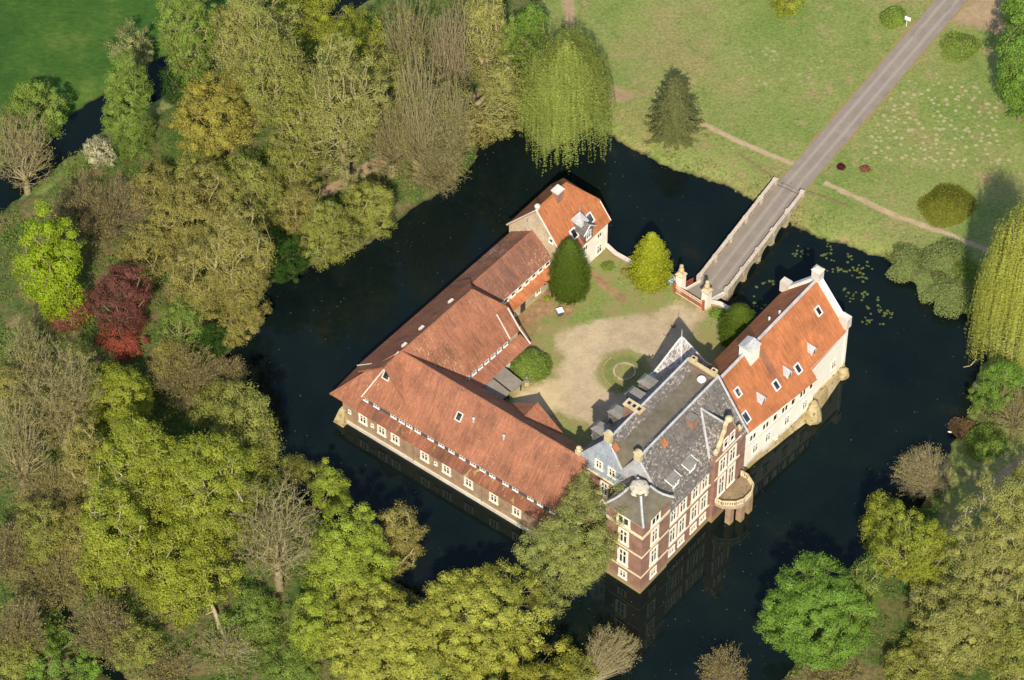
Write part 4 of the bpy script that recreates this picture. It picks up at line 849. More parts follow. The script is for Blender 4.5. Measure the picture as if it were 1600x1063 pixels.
for s in (-1, 1):
    m = MB(); c = MB()
    B.box(m, 0, LB, s*(hb-.38), s*(hb-.002), zd-.03, 2.55)
    for i in range(5):
        a0 = .0+LB/5*i; a1 = a0+LB/5; zt = 2.55
        B.box(c, a0+.25, a1-.25, s*(hb-.44), s*(hb+.06), zt, zt+.16)
        B.box(c, a1-.25 if i < 4 else a1-.3, min(a1+.25, LB+.3), s*(hb-.6), s*(hb+.1), zd-.03, zt+.2)
    B.box(c, -.35, .25, s*(hb-.6), s*(hb+.1), zd-.03, 2.8)
    o = m.build('parapet', MT['bridgestone'], t); c.build('coping', MT['bridgecope'], o)
m = MB(); B.box(m, -.1, LB+.6, -hb+.38, hb-.38, zd-.3, zd); m.build('deck', MT['asphalt'], t)
m = MB(); B.box(m, LB-.05, LB+.05, -hb+.4, hb-.4, zd, zd+.004); m.build('expansion_joint', MT['timber'], t)
dk = [o for o in t.children if o.name.startswith('deck')][0]; uvd = dk.data.uv_layers[0].data
for lp in dk.data.loops: q = np.array(dk.data.vertices[lp.vertex_index].co)+LOC[t]; a_, b_ = B.ab(q); uvd[lp.index].uv = (b_, a_)
# timber approach between bridge and gate
t = thing('approach_deck', (*((gl+gr)/2), 1.2), 'short roadway span between gate pillars and bridge with cream side kerbs', 'bridge')
e0, e1 = B.p(-.12, -hb+.5)[:2], B.p(-.12, hb-.5)[:2]; f0, f1 = gl+gd*.45, gr-gd*.45
m = MB(); m.prism([f0-gn*-.4, e0, e1, f1-gn*-.4], 1.35, 1.66); m.build('deck', MT['asphalt'], t)
m = MB()
for A, C in ((f0, e0), (f1, e1)): 
    d = (C-A)/np.linalg.norm(C-A); n = np.array([-d[1], d[0]]); m.prism([A+n*.13, C+n*.13, C-n*.13, A-n*.13], 1.2, 2.0)
m.build('kerb', MT['copin'], t)
t = thing('side_fence', (*(e0), 1.5), 'short red picket fence beside the left gate pillar over the water', 'fence')
d = (e0-f0)/np.linalg.norm(e0-f0); n = np.array([-d[1], d[0]]); L = np.linalg.norm(e0-f0); ff = Wall(f0+n*.75, d, n); m = MB(); x = .1
while x < L*.75: ff.box(m, x-.05, x+.05, 0, .05, .9, 2.2); x += .22
o = m.build('pickets', MT['red'], t); 
for z0 in (2.0, 1.2): m = MB(); ff.box(m, 0, L*.75, .055, .12, z0, z0+.12); m.build('rail', MT['red'], o)
m_rust = flat('rusty_wood', (.25, .15, .09), .8)
for pts, lab in (([(1154, 243), (1176, 257), (1203, 276)], 'low rusty rail fence on the bank left of the bridge head'), ([(1262, 302), (1290, 311), (1326, 325)], 'low rusty rail fence on the bank right of the bridge head')):
    w_ = [P(u, v, 1.5)[:2] for u, v in pts]; t = thing('rail_fence', (*w_[0], 1.2), lab, 'fence', 'rail fences at the bridge head')
    m = MB()
    for A, C in zip(w_[:-1], w_[1:]):
        z0, z1 = float(gz(*A)), float(gz(*C))
        for h in (.3, .6): m.tube((*A, z0+h), (*C, z1+h), .04, None, 5)
    m.build('rail', m_rust, t)
    for A, C in zip(w_[:-1], w_[1:]):
        for i in range(3): q = A+(C-A)*i/2.999; z0 = float(gz(*q)); m = MB(); m.tube((*q, z0-.2), (*q, z0+.7), .045, None, 6); m.build('post', MT['red'] if False else m_rust, t)
# ================================================================= courtyard things
m = MB(); t = thing('flower_bed', (*RING, 1.4), 'round flower bed with stone edging ring in the courtyard', 'flower bed')
n = 40
for i in range(n):
    a0, a1 = 2*pi*i/n, 2*pi*(i+.9)/n
    m.prism([RING+np.array([cos(a), sin(a)])*r for a, r in ((a0, 1.35), (a1, 1.35), (a1, 1.58), (a0, 1.58))], 1.35, 1.72)
m.build('stone_ring', MT['bridgestone'], t)
m = MB()
for i in range(60):
    a0, a1 = 2*pi*i/60, 2*pi*(i+.7)/60
    if 20 < i < 58: m.prism([RING+np.array([cos(a), sin(a)])*r for a, r in ((a0, 2.95), (a1, 2.95), (a1, 3.02), (a0, 3.02))], 1.35, 1.62)
m.build('edging', MT['rock'], t)
bx = P(875, 491, 1.5); t = thing('grit_box', bx, 'dark grey box with white lid on the leaf-strewn ground', 'box'); W2 = Fr(bx[0], bx[1], 20)
m = MB(); m.loft([W2.p(a, b, 1.45) for a, b in ((-.35, -.35), (.35, -.35), (.35, .35), (-.35, .35))], [W2.p(a, b, 2.3) for a, b in ((-.42, -.42), (.42, -.42), (.42, .42), (-.42, .42))]); m.build('body', MT['boxgrey'], t)
m = MB(); W2.box(m, -.46, .46, -.46, .46, 2.3, 2.4); m.build('lid', MT['white'], t)
p = P(1048, 446, 1.5); t = thing('arrow_sign', p, 'small blue sign with white arrow beside the golden cypress', 'sign')
m = MB(); m.tube(p-[0, 0, .2], p+[0, 0, .6], .05, None, 6); m.build('post', MT['lead'], t)
m = MB(); m.loft([p+[-.4, .0, .55], p+[.4, .0, .55], p+[.4, .06, .55], p+[-.4, .06, .55]], [p+[-.4, .12, 1.35], p+[.4, .12, 1.35], p+[.4, .18, 1.35], p+[-.4, .18, 1.35]]); o = m.build('panel', flat('sign_blue', (.10, .20, .52), .5, .4, .1), t)
m = MB(); pt = lambda x, z: p+[x, (z-.55)*.15-.012, z]
for q in ([(.28, 1.2), (.28, 1.3), (-.3, 1.0), (-.3, .9)], [(-.3, .9), (-.3, 1.0), (.28, .70), (.28, .60)]): m.poly([pt(*x) for x in q])
m.build('arrow', MT['white'], t)
p = P(823, 601, 1.5); t = thing('garden_statue', p, 'small grey stone figure on a pedestal beside the round bush', 'statue')
m = MB(); m.prism([p[:2]+np.array(q)*.28 for q in ((-1, -1), (1, -1), (1, 1), (-1, 1))], 1.4, 2.1); m.build('pedestal', MT['stone'], t)
m = MB(); m.lathe((p[0], p[1], 2.1), [(.2, 0), (.26, .2), (.18, .5), (.24, .85), (.2, 1.0), (.08, 1.1), (.14, 1.25), (.1, 1.42), (0, 1.46)], 10); m.build('figure', MT['dormer'], t, True)
p = P(863, 463, 1.5); t = thing('swan_neck_lamp', p, 'black swan-neck lamp post leaning beside the dark yew', 'lamp')
m = MB(); m.tube(p, p+[0, 0, 1.0], .2, .16, 8); m.build('base', MT['iron'], t)
m = MB(); arc = [p+[0, 0, .9], p+[-.25, .1, 1.6], p+[-.35, .15, 2.4], p+[-.6, .2, 2.9], p+[-.95, .2, 2.95], p+[-1.15, .2, 2.7]]
for a, b in zip(arc[:-1], arc[1:]): m.tube(a, b, .07, None, 6)
m.build('neck', MT['iron'], t); m = MB(); m.lathe(tuple(arc[-1]-[0, 0, .35]), [(.2, 0), (.22, .2), (.05, .38), (0, .4)], 8); m.build('lantern', MT['iron'], t)
p = P(1416, 41, 1.4); t = thing('notice_board', p, 'white notice board on a post beside the bush at the drive', 'sign')
m = MB(); m.tube(p-[0, 0, .2], p+[0, 0, 1.8], .06, None, 6); m.build('post', MT['white'], t)
m = MB(); m.loft([p+[-.35, -.03, 1.5], p+[.5, -.33, 1.3], p+[.5, -.27, 1.3], p+[-.35, .03, 1.5]], [p+[-.35, .07, 2.1], p+[.5, -.23, 1.9], p+[.5, -.17, 1.9], p+[-.35, .13, 2.1]]); m.build('board', MT['white'], t)
for i, (u, v, lab) in enumerate(((1052, 510, 'dark curled object lying on the gravel nearest the gate'), (1017, 556, 'dark curled object lying on the grass edge of the round bed'), (1040, 523, 'reddish stick lying on the gravel before the slate spire'))):
    p = P(u, v, 1.5); m = MB(); r_ = .28
    for k_ in range(5): a0, a1 = pi*(.9+.25*k_), pi*(.9+.25*(k_+1)); m.tube(p+[r_*cos(a0), r_*sin(a0), .12], p+[r_*cos(a1), r_*sin(a1), .12], .075, None, 6)
    tag(m.build('fallen_branch', MT['timber'] if i < 2 else MT['brick']), lab, 'branch', 'bits lying in the courtyard')
# ================================================================= vegetation
def merged(ma, mb):
    """leaf mesh ma and twig mesh mb as one crown mesh with two material slots"""
    def get(m):
        v = np.empty(len(m.vertices)*3, np.float32); m.vertices.foreach_get('co', v); q = np.empty(len(m.loops), np.int32); m.loops.foreach_get('vertex_index', q); return v.reshape(-1, 3), q.reshape(-1, 4)
    va, qa = get(ma); vb, qb = get(mb); t = np.empty(len(qa), np.float32); ma.attributes['tint'].data.foreach_get('value', t)
    me = quad_mesh('crown', np.concatenate([va, vb]), np.concatenate([qa, qb+len(va)]))
    at = me.attributes.new('tint', 'FLOAT', 'FACE'); at.data.foreach_set('value', np.concatenate([t, np.full(len(qb), .5, np.float32)]))
    me.polygons.foreach_set('material_index', np.concatenate([np.zeros(len(qa), np.int32), np.ones(len(qb), np.int32)]))
    bpy.data.meshes.remove(ma); bpy.data.meshes.remove(mb); return me
def crown(t, leaves, twigs, leafm, barkm):
    me = merged(leaves, twigs); me.materials.append(leafm); me.materials.append(barkm); o = bpy.data.objects.new('crown', me); COL.objects.link(o); o.parent = t; return o
RNG = np.random.default_rng(7)
def unit(v): return v/np.maximum(np.linalg.norm(v, axis=-1, keepdims=True), 1e-9)
def link_mesh(name, me, mat, parent):
    me.materials.append(mat); o = bpy.data.objects.new(name, me); COL.objects.link(o); o.parent = parent; return o
def tubes_mesh(name, segs, n=4):
    """segs: list of (p0, p1, r0, r1) arrays"""
    p0, p1, r0, r1 = segs
    d = unit(p1-p0); ref = np.where(np.abs(d[:, 2:3]) < .9, np.array([[0, 0, 1.]]), np.array([[1., 0, 0]])); x = unit(np.cross(d, ref)); y = np.cross(d, x)
    an = np.arange(n)*2*pi/n
    ring = x[:, None, :]*np.cos(an)[None, :, None]+y[:, None, :]*np.sin(an)[None, :, None]
    V = np.stack([p0[:, None, :]+ring*r0[:, None, None], p1[:, None, :]+ring*r1[:, None, None]], 1).reshape(-1, 3)
    b = (np.arange(len(p0))*2*n)[:, None]; i = np.arange(n)[None, :]; j = (i+1) % n
    Q = np.stack([b+i, b+j, b+n+j, b+n+i], -1).reshape(-1, 4)
    return quad_mesh(name, V, Q, n > 3)
def cards(name, c, nrm, size, asp, tint, rng, up=None):
    """rhombus leaf cards centred on c"""
    n = len(c); nrm = unit(nrm); r = rng.normal(size=(n, 3)) if up is None else up
    x = unit(np.cross(nrm, r)); y = np.cross(nrm, x); s = size[:, None]*.5
    V = np.stack([c-y*s, c+x*s*asp, c+y*s, c-x*s*asp], 1).reshape(-1, 3)
    me = quad_mesh(name, V, np.arange(4*n).reshape(n, 4))
    at = me.attributes.new('tint', 'FLOAT', 'FACE'); at.data.foreach_set('value', np.clip(tint, 0, 1).astype(np.float32)); return me
def envelope(rng, n, r, rv, shell=.45, lobes=7, amp=.22):
    """points inside a lumpy ellipsoid"""
    d = unit(rng.normal(size=(n, 3))); L = unit(rng.normal(size=(lobes, 3))); w = rng.uniform(.4, 1., lobes)
    k = ((np.clip(d @ L.T, 0, 1)**6)*w).sum(1)
    f = (1-amp)+amp*1.6*np.clip(k, 0, 1.2)
    u = shell+(1-shell)*rng.uniform(size=n)**.6
    q = d*(f*u)[:, None]; return q*np.array([r, r, rv])
def skeleton(rng, pts, foot, fork, bf):
    """grow a branching tree from foot through the points; returns nodes, parents"""
    nodes = [np.array([0, 0, foot])]; k = 4
    lean = rng.normal(size=2)*.02*abs(fork-foot)
    for i in range(1, k+1): t = i/k; nodes.append(np.array([lean[0]*t, lean[1]*t, foot+(fork-foot)*t]))
    base = nodes[-1]; o = np.argsort(np.linalg.norm(pts-base, axis=1)); pts = pts[o]
    N = len(pts)+len(nodes); X = np.zeros((N, 3)); par = np.full(N, -1); PL = np.zeros(N); m = len(nodes)
    X[:m] = nodes; par[1:m] = np.arange(m-1)
    for i in range(1, m): PL[i] = PL[i-1]+np.linalg.norm(X[i]-X[i-1])*.35
    for p in pts:
        d = np.linalg.norm(X[1:m]-p, axis=1); c = d+bf*PL[1:m]; up = X[1:m, 2] > p[2]+.5; c = c+up*.8
        j = 1+int(np.argmin(c)); X[m] = p; par[m] = j; PL[m] = PL[j]+d[j-1]; m += 1
    return X, par
def radii(X, par, r0, tip=.025, ex=.5):
    n = len(X); cnt = np.zeros(n); ch = np.zeros(n, int)
    for i in range(n-1, 0, -1):
        if ch[i] == 0: cnt[i] = 1
        cnt[par[i]] += cnt[i]; ch[par[i]] += 1
    r = np.maximum(r0*(cnt/max(cnt[0], 1))**ex, tip); return r, ch
def branch_meshes(t, X, par, r, bark, thick=.075, twigs=None, twig_mat=None):
    i = np.arange(1, len(X)); pj = par[i]; r1 = r[i]; r0 = np.minimum(r[pj], r1*1.5+.01)
    # little crook in every branch
    mid = (X[i]+X[pj])/2+RNG.normal(size=(len(i), 3))*.05*np.linalg.norm(X[i]-X[pj], axis=1)[:, None]
    P0 = np.concatenate([X[pj], mid]); P1 = np.concatenate([mid, X[i]]); R0 = np.concatenate([r0, (r0+r1)/2]); R1 = np.concatenate([(r0+r1)/2, r1])
    big = R0 >= thick
    o = link_mesh('trunk', tubes_mesh('trunk', (P0[big], P1[big], R0[big], R1[big]), 6), BARK[bark], t)
    return (P0[~big], P1[~big], R0[~big], R1[~big])
COUNT = {'leaf': 0}
def plant_root(name, cx_, cy_, hc, label, cat, group, z=None, foot=None):
    """root so that the crown centre (hc above the foot) shows at pixel-height position cx_, cy_ of the survey photo"""
    p = P(cx_, cy_, 1.2+hc)
    sh = np.zeros(3)
    if foot is not None: f_ = P(foot[0], foot[1], 0); sh[:2] = (p-f_)[:2]; p = np.array([f_[0], f_[1], p[2]])
    if z is None and float(gz(p[0], p[1])) < .55:            # over water: stand on the nearest bank and lean out
        best = None
        for rr_ in np.arange(.5, 12, .5):
            an = np.arange(0, 2*pi, pi/12); q = p[:2]+rr_*np.stack([np.cos(an), np.sin(an)], 1); ok = gz(q[:, 0], q[:, 1]) > .6
            if ok.any(): best = q[np.argmax(ok)]; break
        if best is not None: sh[:2] = p[:2]-best; p = np.array([best[0], best[1], p[2]])
    zz = float(gz(p[0], p[1])) if z is None else z
    t = thing(name, (p[0], p[1], zz), label, cat, group)
    SHIFT[t] = sh
    return t, 1.2+hc-zz
SHIFT = {}
def dims(cx_, cy_, a, b, hmin=.35):
    s = scale_at(P(cx_, cy_, 8)); r = a/s
    rv = sqrt(max((b*b-(.777*a)**2), 0))/(.629*s); return r, max(rv, hmin*r)
def tree(name, cx_, cy_, a, b, leaf, label, group, bark='brown', clear=1.0, dens=1.0, size=.36, clump=.55, bf=.45, nodes=None, shell=.4, amp=.26, trunk=None, z=None, cat='tree', twiggy=0, bias=.55, fork=None, seed=None, foot=None):
    rng = np.random.default_rng(int(cx_*13+cy_*7+a) if seed is None else seed); size *= .66; dens *= .86
    r, rv = dims(cx_, cy_, a, b); hc = rv*.97+clear
    t, hc = plant_root(name, cx_, cy_, hc, label, cat, group, z, foot)
    n = nodes or int(np.clip(r*rv*9, 90, 620))
    q = envelope(rng, n, r*.97, rv*.97, shell, 9, amp); q[:, 2] += hc; q = q[q[:, 2] > .25]; q = q+SHIFT[t]
    X, par = skeleton(rng, q, -.3, max(.4, hc-rv*.55) if fork is None else fork, bf)
    rad, ch = radii(X, par, trunk or .045*(hc+rv)*.5+.06, .022)
    thin = branch_meshes(t, X, par, rad, bark, .05)
    # leaf clumps round the outer nodes
    k0 = 5; src = np.arange(k0, len(X)); area = a*b*3.1
    nl = int(area*dens*1.15*(.36/size)**2); COUNT['leaf'] += nl
    w_ = np.where(ch[src] == 0, 1.6, .8)*rng.uniform(.4, 1.4, len(src)); own = rng.choice(src, nl, p=w_/w_.sum())
    cl = clump*rng.uniform(.55, 1.35, len(X))
    off = unit(rng.normal(size=(nl, 3)))*(rng.uniform(size=nl)**.5)[:, None]*cl[own][:, None]*1.5; off[:, 2] *= .72
    c = X[own]+off
    out = unit((c-SHIFT[t]-np.array([0, 0, hc]))/np.array([r, r, rv])); nrm = unit(off)*.75+out*bias*1.15+rng.normal(size=(nl, 3))*.48+np.array([0, -.05, .3])
    ti = .5+.17*rng.normal(size=nl)+(.2*rng.normal(size=len(X)))[own]
    crown(t, cards('crown', c, nrm, size*rng.uniform(.6, 1.35, nl), .62, ti, rng), tubes_mesh('twigs', thin, 3), LEAF[leaf], BARK[bark])
    return t
def bare_tree(name, cx_, cy_, a, b, label, group, bark='grey', clear=.6, nodes=None, twigs=4, tl=1.1, bf=.75, leaf='olive_brown', dens=.26, shell=.05, seed=None, fork=None, trunk=None, z=None, tip=.021, stems=1):
    rng = np.random.default_rng(int(cx_*11+cy_*5+a) if seed is None else seed)
    r, rv = dims(cx_, cy_, a, b); hc = rv*.92+clear
    t, hc = plant_root(name, cx_, cy_, hc, label, 'tree', group, z)
    n = int(nodes*.72) if nodes else int(np.clip(r*rv*15, 160, 800))
    q = envelope(rng, n, r*.95, rv*.95, shell, 10, .2); q[:, 2] += hc
    lim = (hc+rv)*.12; q = q[(q[:, 2] > .6) & (np.hypot(q[:, 0], q[:, 1]) < q[:, 2]*1.5+lim)]; q = q+SHIFT[t]
    X, par = skeleton(rng, q, -.3, max(.5, (hc-rv)*.7+.35*rv) if fork is None else fork, bf)
    rad, ch = radii(X, par, trunk or .036*(hc+rv)+.07, tip, .56)
    thin = branch_meshes(t, X, par, rad, bark, .07)
    twigs = max(3, twigs-2); src = np.repeat(np.arange(5, len(X)), twigs); p0 = X[src]; dirn = unit(X[src]-X[par[src]])
    out = unit(p0-np.array([0, 0, hc*.35])); d = unit(dirn*.7+out*.8+rng.normal(size=(len(src), 3))*.55+np.array([0, 0, .12]))
    L = tl*rng.uniform(.35, 1.2, len(src)); p1 = p0+d*L[:, None]
    m2 = (rng.uniform(size=len(src)) < .6); q0 = (p0+(p1-p0)*.5)[m2]; d2 = unit(d[m2]+rng.normal(size=(m2.sum(), 3))*.6); q1 = q0+d2*(L[m2]*.6)[:, None]
    A0 = np.concatenate([thin[0], p0, q0]); A1 = np.concatenate([thin[1], p1, q1])
    R0 = np.concatenate([thin[2], np.full(len(p0), tip*.8), np.full(len(q0), tip*.65)]); R1 = np.concatenate([thin[3], np.full(len(p1), tip*.45), np.full(len(q1), tip*.4)])
    nl = int(a*b*3.1*dens*1.5); own = rng.integers(0, len(p1), nl); c = p1[own]+rng.normal(size=(nl, 3))*.2; COUNT['leaf'] += nl
    crown(t, cards('crown', c, rng.normal(size=(nl, 3))+np.array([0, -.2, .5]), .19*rng.uniform(.6, 1.4, nl), .6, .5+.25*rng.normal(size=nl), rng), tubes_mesh('twigs', (A0, A1, R0, R1), 3), LEAF[leaf], BARK[bark])
    return t
def willow(name, cx_, cy_, a, b, leaf, label, group=None, bark='brown', strands=900, per=46, drop=.85, z=None):
    rng = np.random.default_rng(int(cx_+cy_)); r, rv = dims(cx_, cy_, a, b); hc = rv*1.0
    t, hc = plant_root(name, cx_, cy_, hc, label, 'tree', group, z)
    q = envelope(rng, 300, r*.70, rv*.75, .3, 9, .2); q[:, 2] += hc+rv*.18; q = q+SHIFT[t]
    X, par = skeleton(rng, q, -.3, hc*.55, .5); rad, ch = radii(X, par, .5, .03); thin = branch_meshes(t, X, par, rad, bark, .05)
    WTW = tubes_mesh('twigs', thin, 3)
    nc = 70; cdir = unit(rng.normal(size=(nc, 3))+np.array([0, 0, .35])); cdir[:, 2] = np.abs(cdir[:, 2]); cf = rng.uniform(.80, 1.06, nc); cl_ = rng.uniform(.35, 1.3, nc)
    ci = rng.integers(0, nc, strands); d = unit(cdir[ci]+rng.normal(size=(strands, 3))*.2); d[:, 2] = np.abs(d[:, 2])
    f = cf[ci]*rng.uniform(.86, 1.04, strands); sq_ = 1-.22*d[:, 2]
    s = d*f[:, None]*np.stack([r*sq_, r*sq_, np.full(strands, rv*1.02)], 1)+np.array([0, 0, hc])+SHIFT[t]
    L = np.minimum(s[:, 2]-.1-1.6*rng.uniform(size=strands), rng.uniform(.4, 1.08, strands)*cl_[ci]*rv*1.35*drop+.8); outv = d*np.array([1, 1, 0]); outv = unit(outv+1e-6)
    u = np.linspace(0, 1, per)[None, :]; c = s[:, None, :]+outv[:, None, :]*(.10*r*np.sqrt(u)*rng.uniform(.2, 1.2, (strands, 1)))[..., None]
    c = c+np.array([0, 0, -1.])*(L[:, None]*u)[..., None]; sway = rng.normal(size=(strands, 1, 3))*np.array([.25, .25, 0]); c = c+sway*(u[..., None]**2)+rng.normal(size=c.shape)*.06
    c = c.reshape(-1, 3); n = len(c); COUNT['leaf'] += n; up = np.tile([0, 0, 1.], (n, 1))+rng.normal(size=(n, 3))*.18
    outn = np.repeat(outv, per, 0)*1.1+rng.normal(size=(n, 3))*.45+[0, -.1, .45]
    x = unit(np.cross(outn, up)); ti = np.repeat(.55+.08*rng.normal(size=strands)+(.12*rng.normal(size=nc))[ci], per)+.12*rng.normal(size=n)
    crown(t, cards('crown', c, outn, (.30*rng.uniform(.7, 1.3, n)), .34, ti, rng, x), WTW, LEAF[leaf], BARK[bark]); return t
def conifer(name, cx_, cy_, a, b, leaf, label, group=None):
    rng = np.random.default_rng(5); s = scale_at(P(cx_, cy_, 5)); r = a/s; Hh = (2*b-.777*a*1.1)/(.629*s); base_ = P(cx_, cy_+b-.777*a*.75, 1.3)
    t = thing(name, (base_[0], base_[1], float(gz(base_[0], base_[1]))), label, 'tree', group)
    m = MB(); o = LOC[t]; m.tube(o-[0, 0, .3], o+[0, 0, Hh*.97], .3, .04, 8); m.build('trunk', BARK['brown'], t)
    C, Nn, U = [], [], []; z = .4; segs = []
    while z < Hh*.985:
        f = 1-z/Hh; rl = r*1.06*(f**.46)*1.0*rng.uniform(.9, 1.06); nb = max(6, int(6+rl*3.2)); ph = rng.uniform(0, 6)
        for k in range(nb):
            an = ph+2*pi*k/nb+rng.normal()*.12; L = rl*rng.uniform(.72, 1.18); dr = np.array([cos(an), sin(an), 0])
            st = np.arange(.12, 1.0, .16/max(L, .4)); bend = -.35*st**1.2*L*.5+.12*st**3*L
            pts = dr[None]*(st*L)[:, None]+np.array([0, 0, 1.])*(z+bend)[:, None]; segs.append((np.array([0, 0, z]), pts[-1]))
            sd_ = np.array([-dr[1], dr[0], 0]); wdt = .5*(1-st)*L*.5+.12
            for q, w_ in zip(pts, wdt):
                for e in np.arange(-w_, w_+.01, .17): C.append(q+sd_*e-dr*abs(e)*.5+rng.normal(size=3)*.05-[0, 0, abs(e)*.25]); Nn.append(np.array([0, 0, 1.])+dr*.55+rng.normal(size=3)*.35); U.append(dr+sd_*np.sign(e)*.6)
        z += .62+.42*f
    C = np.array(C); n = len(C); COUNT['leaf'] += n
    nr = unit(np.array(Nn)); x = unit(np.cross(nr, np.array(U)))
    link_mesh('crown', cards('crown', C, nr, .34*rng.uniform(.6, 1.4, n), .5, .5+.2*rng.normal(size=n), rng, x*0+np.cross(nr, x)), LEAF[leaf], t)
    return t
def topiary(name, u, v_top, v_bot, a, leaf, label, prof, group=None, z=1.5, size=.17, n=26000, rough=.13, cat='tree'):
    """clipped cone: solid leafy mass under a skin of small leaves"""
    rng = np.random.default_rng(int(u)); s = scale_at(P(u, v_bot, z)); r = a/s
    base_ = P(u, v_bot-.777*a*prof[0][0]*.9, z); Hh = (base_[1]*0+(531.5-0))*0+((v_bot-.777*a*prof[0][0]*.9)-v_top)/(.629*s)
    t = thing(name, (base_[0], base_[1], z-.1), label, cat, group)
    m = MB(); o = LOC[t]; m.lathe(o, [(f*r*.9, h*Hh*.97) for f, h in prof], 20); core = m.build('crown', LEAF[leaf], t)
    m = MB(); m.tube(o-[0, 0, .2], o+[0, 0, Hh*.6], .2, .08, 6); m.build('trunk', BARK['brown'], t)
    pf = np.array(prof); hh = rng.uniform(size=n); idx = np.interp(hh, pf[:, 1], pf[:, 0]); keep = rng.uniform(size=n) < .25+.75*idx/pf[:, 0].max(); hh, idx = hh[keep], idx[keep]; n = len(hh)
    an = rng.uniform(0, 2*pi, n); tuft = 1+rough*(np.sin(an*9+hh*23+np.sin(hh*31))*.5+np.sin(an*17-hh*41)*.5)+rng.normal(size=n)*rough*.6
    q = np.stack([np.cos(an)*idx*r*tuft, np.sin(an)*idx*r*tuft, hh*Hh+rng.normal(size=n)*.06], 1)
    sl_ = np.gradient(pf[:, 0], pf[:, 1]); ns = -np.interp(hh, pf[:, 1], sl_)*r/Hh
    nr = np.stack([np.cos(an), np.sin(an), np.clip(ns, -1, 2)], 1)+rng.normal(size=(n, 3))*.55
    me = cards('leaves', q, nr, size*rng.uniform(.6, 1.4, n), .6, .5+.22*rng.normal(size=n), rng); COUNT['leaf'] += n
    link_mesh('leaves', me, LEAF[leaf], core); return t
def dome(name, cx_, cy_, a, b, leaf, label, group=None, hmul=.55, z=None, size=.24, n=9000, cat='shrub', lump=.2):
    """low rounded shrub"""
    rng = np.random.default_rng(int(cx_*3+cy_)); s = scale_at(P(cx_, cy_, 2)); r = a/s; h = max(.5, (b*1.0-.777*a*.75)/(.629*s)) if hmul is None else r*hmul
    p = P(cx_, cy_+.629*s*h*.42, 1.3 if z is None else z); zz = float(gz(p[0], p[1])) if z is None else z
    t = thing(name, (p[0], p[1], zz-.05), label, cat, group)
    d = unit(rng.normal(size=(n, 3))); d[:, 2] = np.abs(d[:, 2]); L = unit(rng.normal(size=(12, 3))+[0, 0, .5]); f = 1-lump+lump*1.5*np.clip((np.clip(d @ L.T, 0, 1)**10).sum(1), 0, 1)
    q = d*(f*rng.uniform(.72, 1.03, n))[:, None]*np.array([r, r, h]); nr = d+rng.normal(size=(n, 3))*.6+[0, 0, .2]; COUNT['leaf'] += n
    link_mesh('leaves', cards('leaves', q, nr, size*rng.uniform(.6, 1.4, n), .6, .5+.22*rng.normal(size=n), rng), LEAF[leaf], t)
    an = rng.uniform(0, 2*pi, 24); rr0 = rng.uniform(.2, .8, 24); p1 = np.stack([np.cos(an)*rr0*r, np.sin(an)*rr0*r, np.full(24, h*.75)], 1)
    link_mesh('stems', tubes_mesh('stems', (p1*[.1, .1, 0]-[0, 0, .2], p1, np.full(24, .06), np.full(24, .02)), 4), BARK['brown'], t); return t
OL, BT, LG, FG = 'olive-leaved poplars along the far bank', 'bare trees of the wood', 'leafy green trees of the wood', 'trees in the foreground'
# --- top left, beyond and along the stream
tree('field_tree', 52, 168, 56, 58, 'green', 'round green tree at the left edge beside the dark green field', LG, dens=.9, size=.34)
bare_tree('bare_tree', 32, 235, 58, 62, 'pale bare tree at the left edge below the round green field tree', BT, 'grey', 1.0, twigs=6)
tree('birch_tree', 198, 160, 45, 82, 'green', 'tall birch with hanging green foliage above the stream', LG, 'grey', .8, 1.0, .30, .5, .3, trunk=.2)
tree('grey_green_tree', 207, 78, 42, 38, 'grey_green', 'pale grey-green tree on the field edge behind the birch', LG, 'brown', 1.5, .7, .34)
tree('green_tree', 292, 55, 48, 96, 'green', 'tall soft green tree at the top edge left of the olive poplars', LG, 'brown', 1., .9, .32)
tree('blossom_bush', 155, 236, 30, 30, 'white', 'small whitish blossoming bush on the stream bank', None, 'brown', .2, .6, .28, .4, cat='shrub')
tree('alder_tree', 275, 132, 26, 36, 'deep', 'small dark green tree overhanging the stream', LG, 'brown', .3, .7, .3)
tree('ochre_tree', 328, 185, 82, 74, 'ochre', 'broad golden ochre tree, the most yellow of the wood', None, 'brown', 1.2, .72, .33, .6)
tree('poplar_tree', 385, 65, 72, 100, 'olive_pale', 'tall pale olive poplar at the top edge behind the ochre tree', OL, 'olive', 1.5, .62, .32, .6, .8)
tree('poplar_tree', 430, 125, 58, 95, 'olive', 'olive poplar with a pale trunk right of the ochre tree', OL, 'olive', 5.5, .55, .32, .6, .8)
tree('poplar_tree', 478, 22, 72, 62, 'yellow', 'yellow-green poplar cut by the top edge', OL, 'brown', 1.5, .65, .33, .6)
tree('poplar_tree', 560, 70, 62, 62, 'yellow', 'yellow-green poplar at the top beside the bare trees', OL, 'brown', 1.5, .6, .33, .6)
tree('poplar_tree', 535, 165, 72, 98, 'olive_pale', 'tall olive poplar with visible trunk over the woodland path', OL, 'olive', 6.0, .55, .31, .6, .8)
tree('poplar_tree', 470, 195, 50, 72, 'olive', 'slender olive poplar between two taller ones', OL, 'olive', 3., .55, .31, .55, .8)
tree('bank_tree', 515, 365, 48, 62, 'olive', 'drooping olive tree reaching over the water from the left bank', None, 'olive', .3, .8, .27, .5, .3)
tree('bank_tree', 578, 325, 45, 55, 'olive', 'round olive tree leaning over the moat below the bare trees', None, 'olive', .3, .8, .27, .5, .3)
tree('bank_tree', 470, 330, 42, 55, 'olive_brown', 'brownish olive bank tree left of the drooping one', None, 'olive', .5, .6, .27, .5, .3)
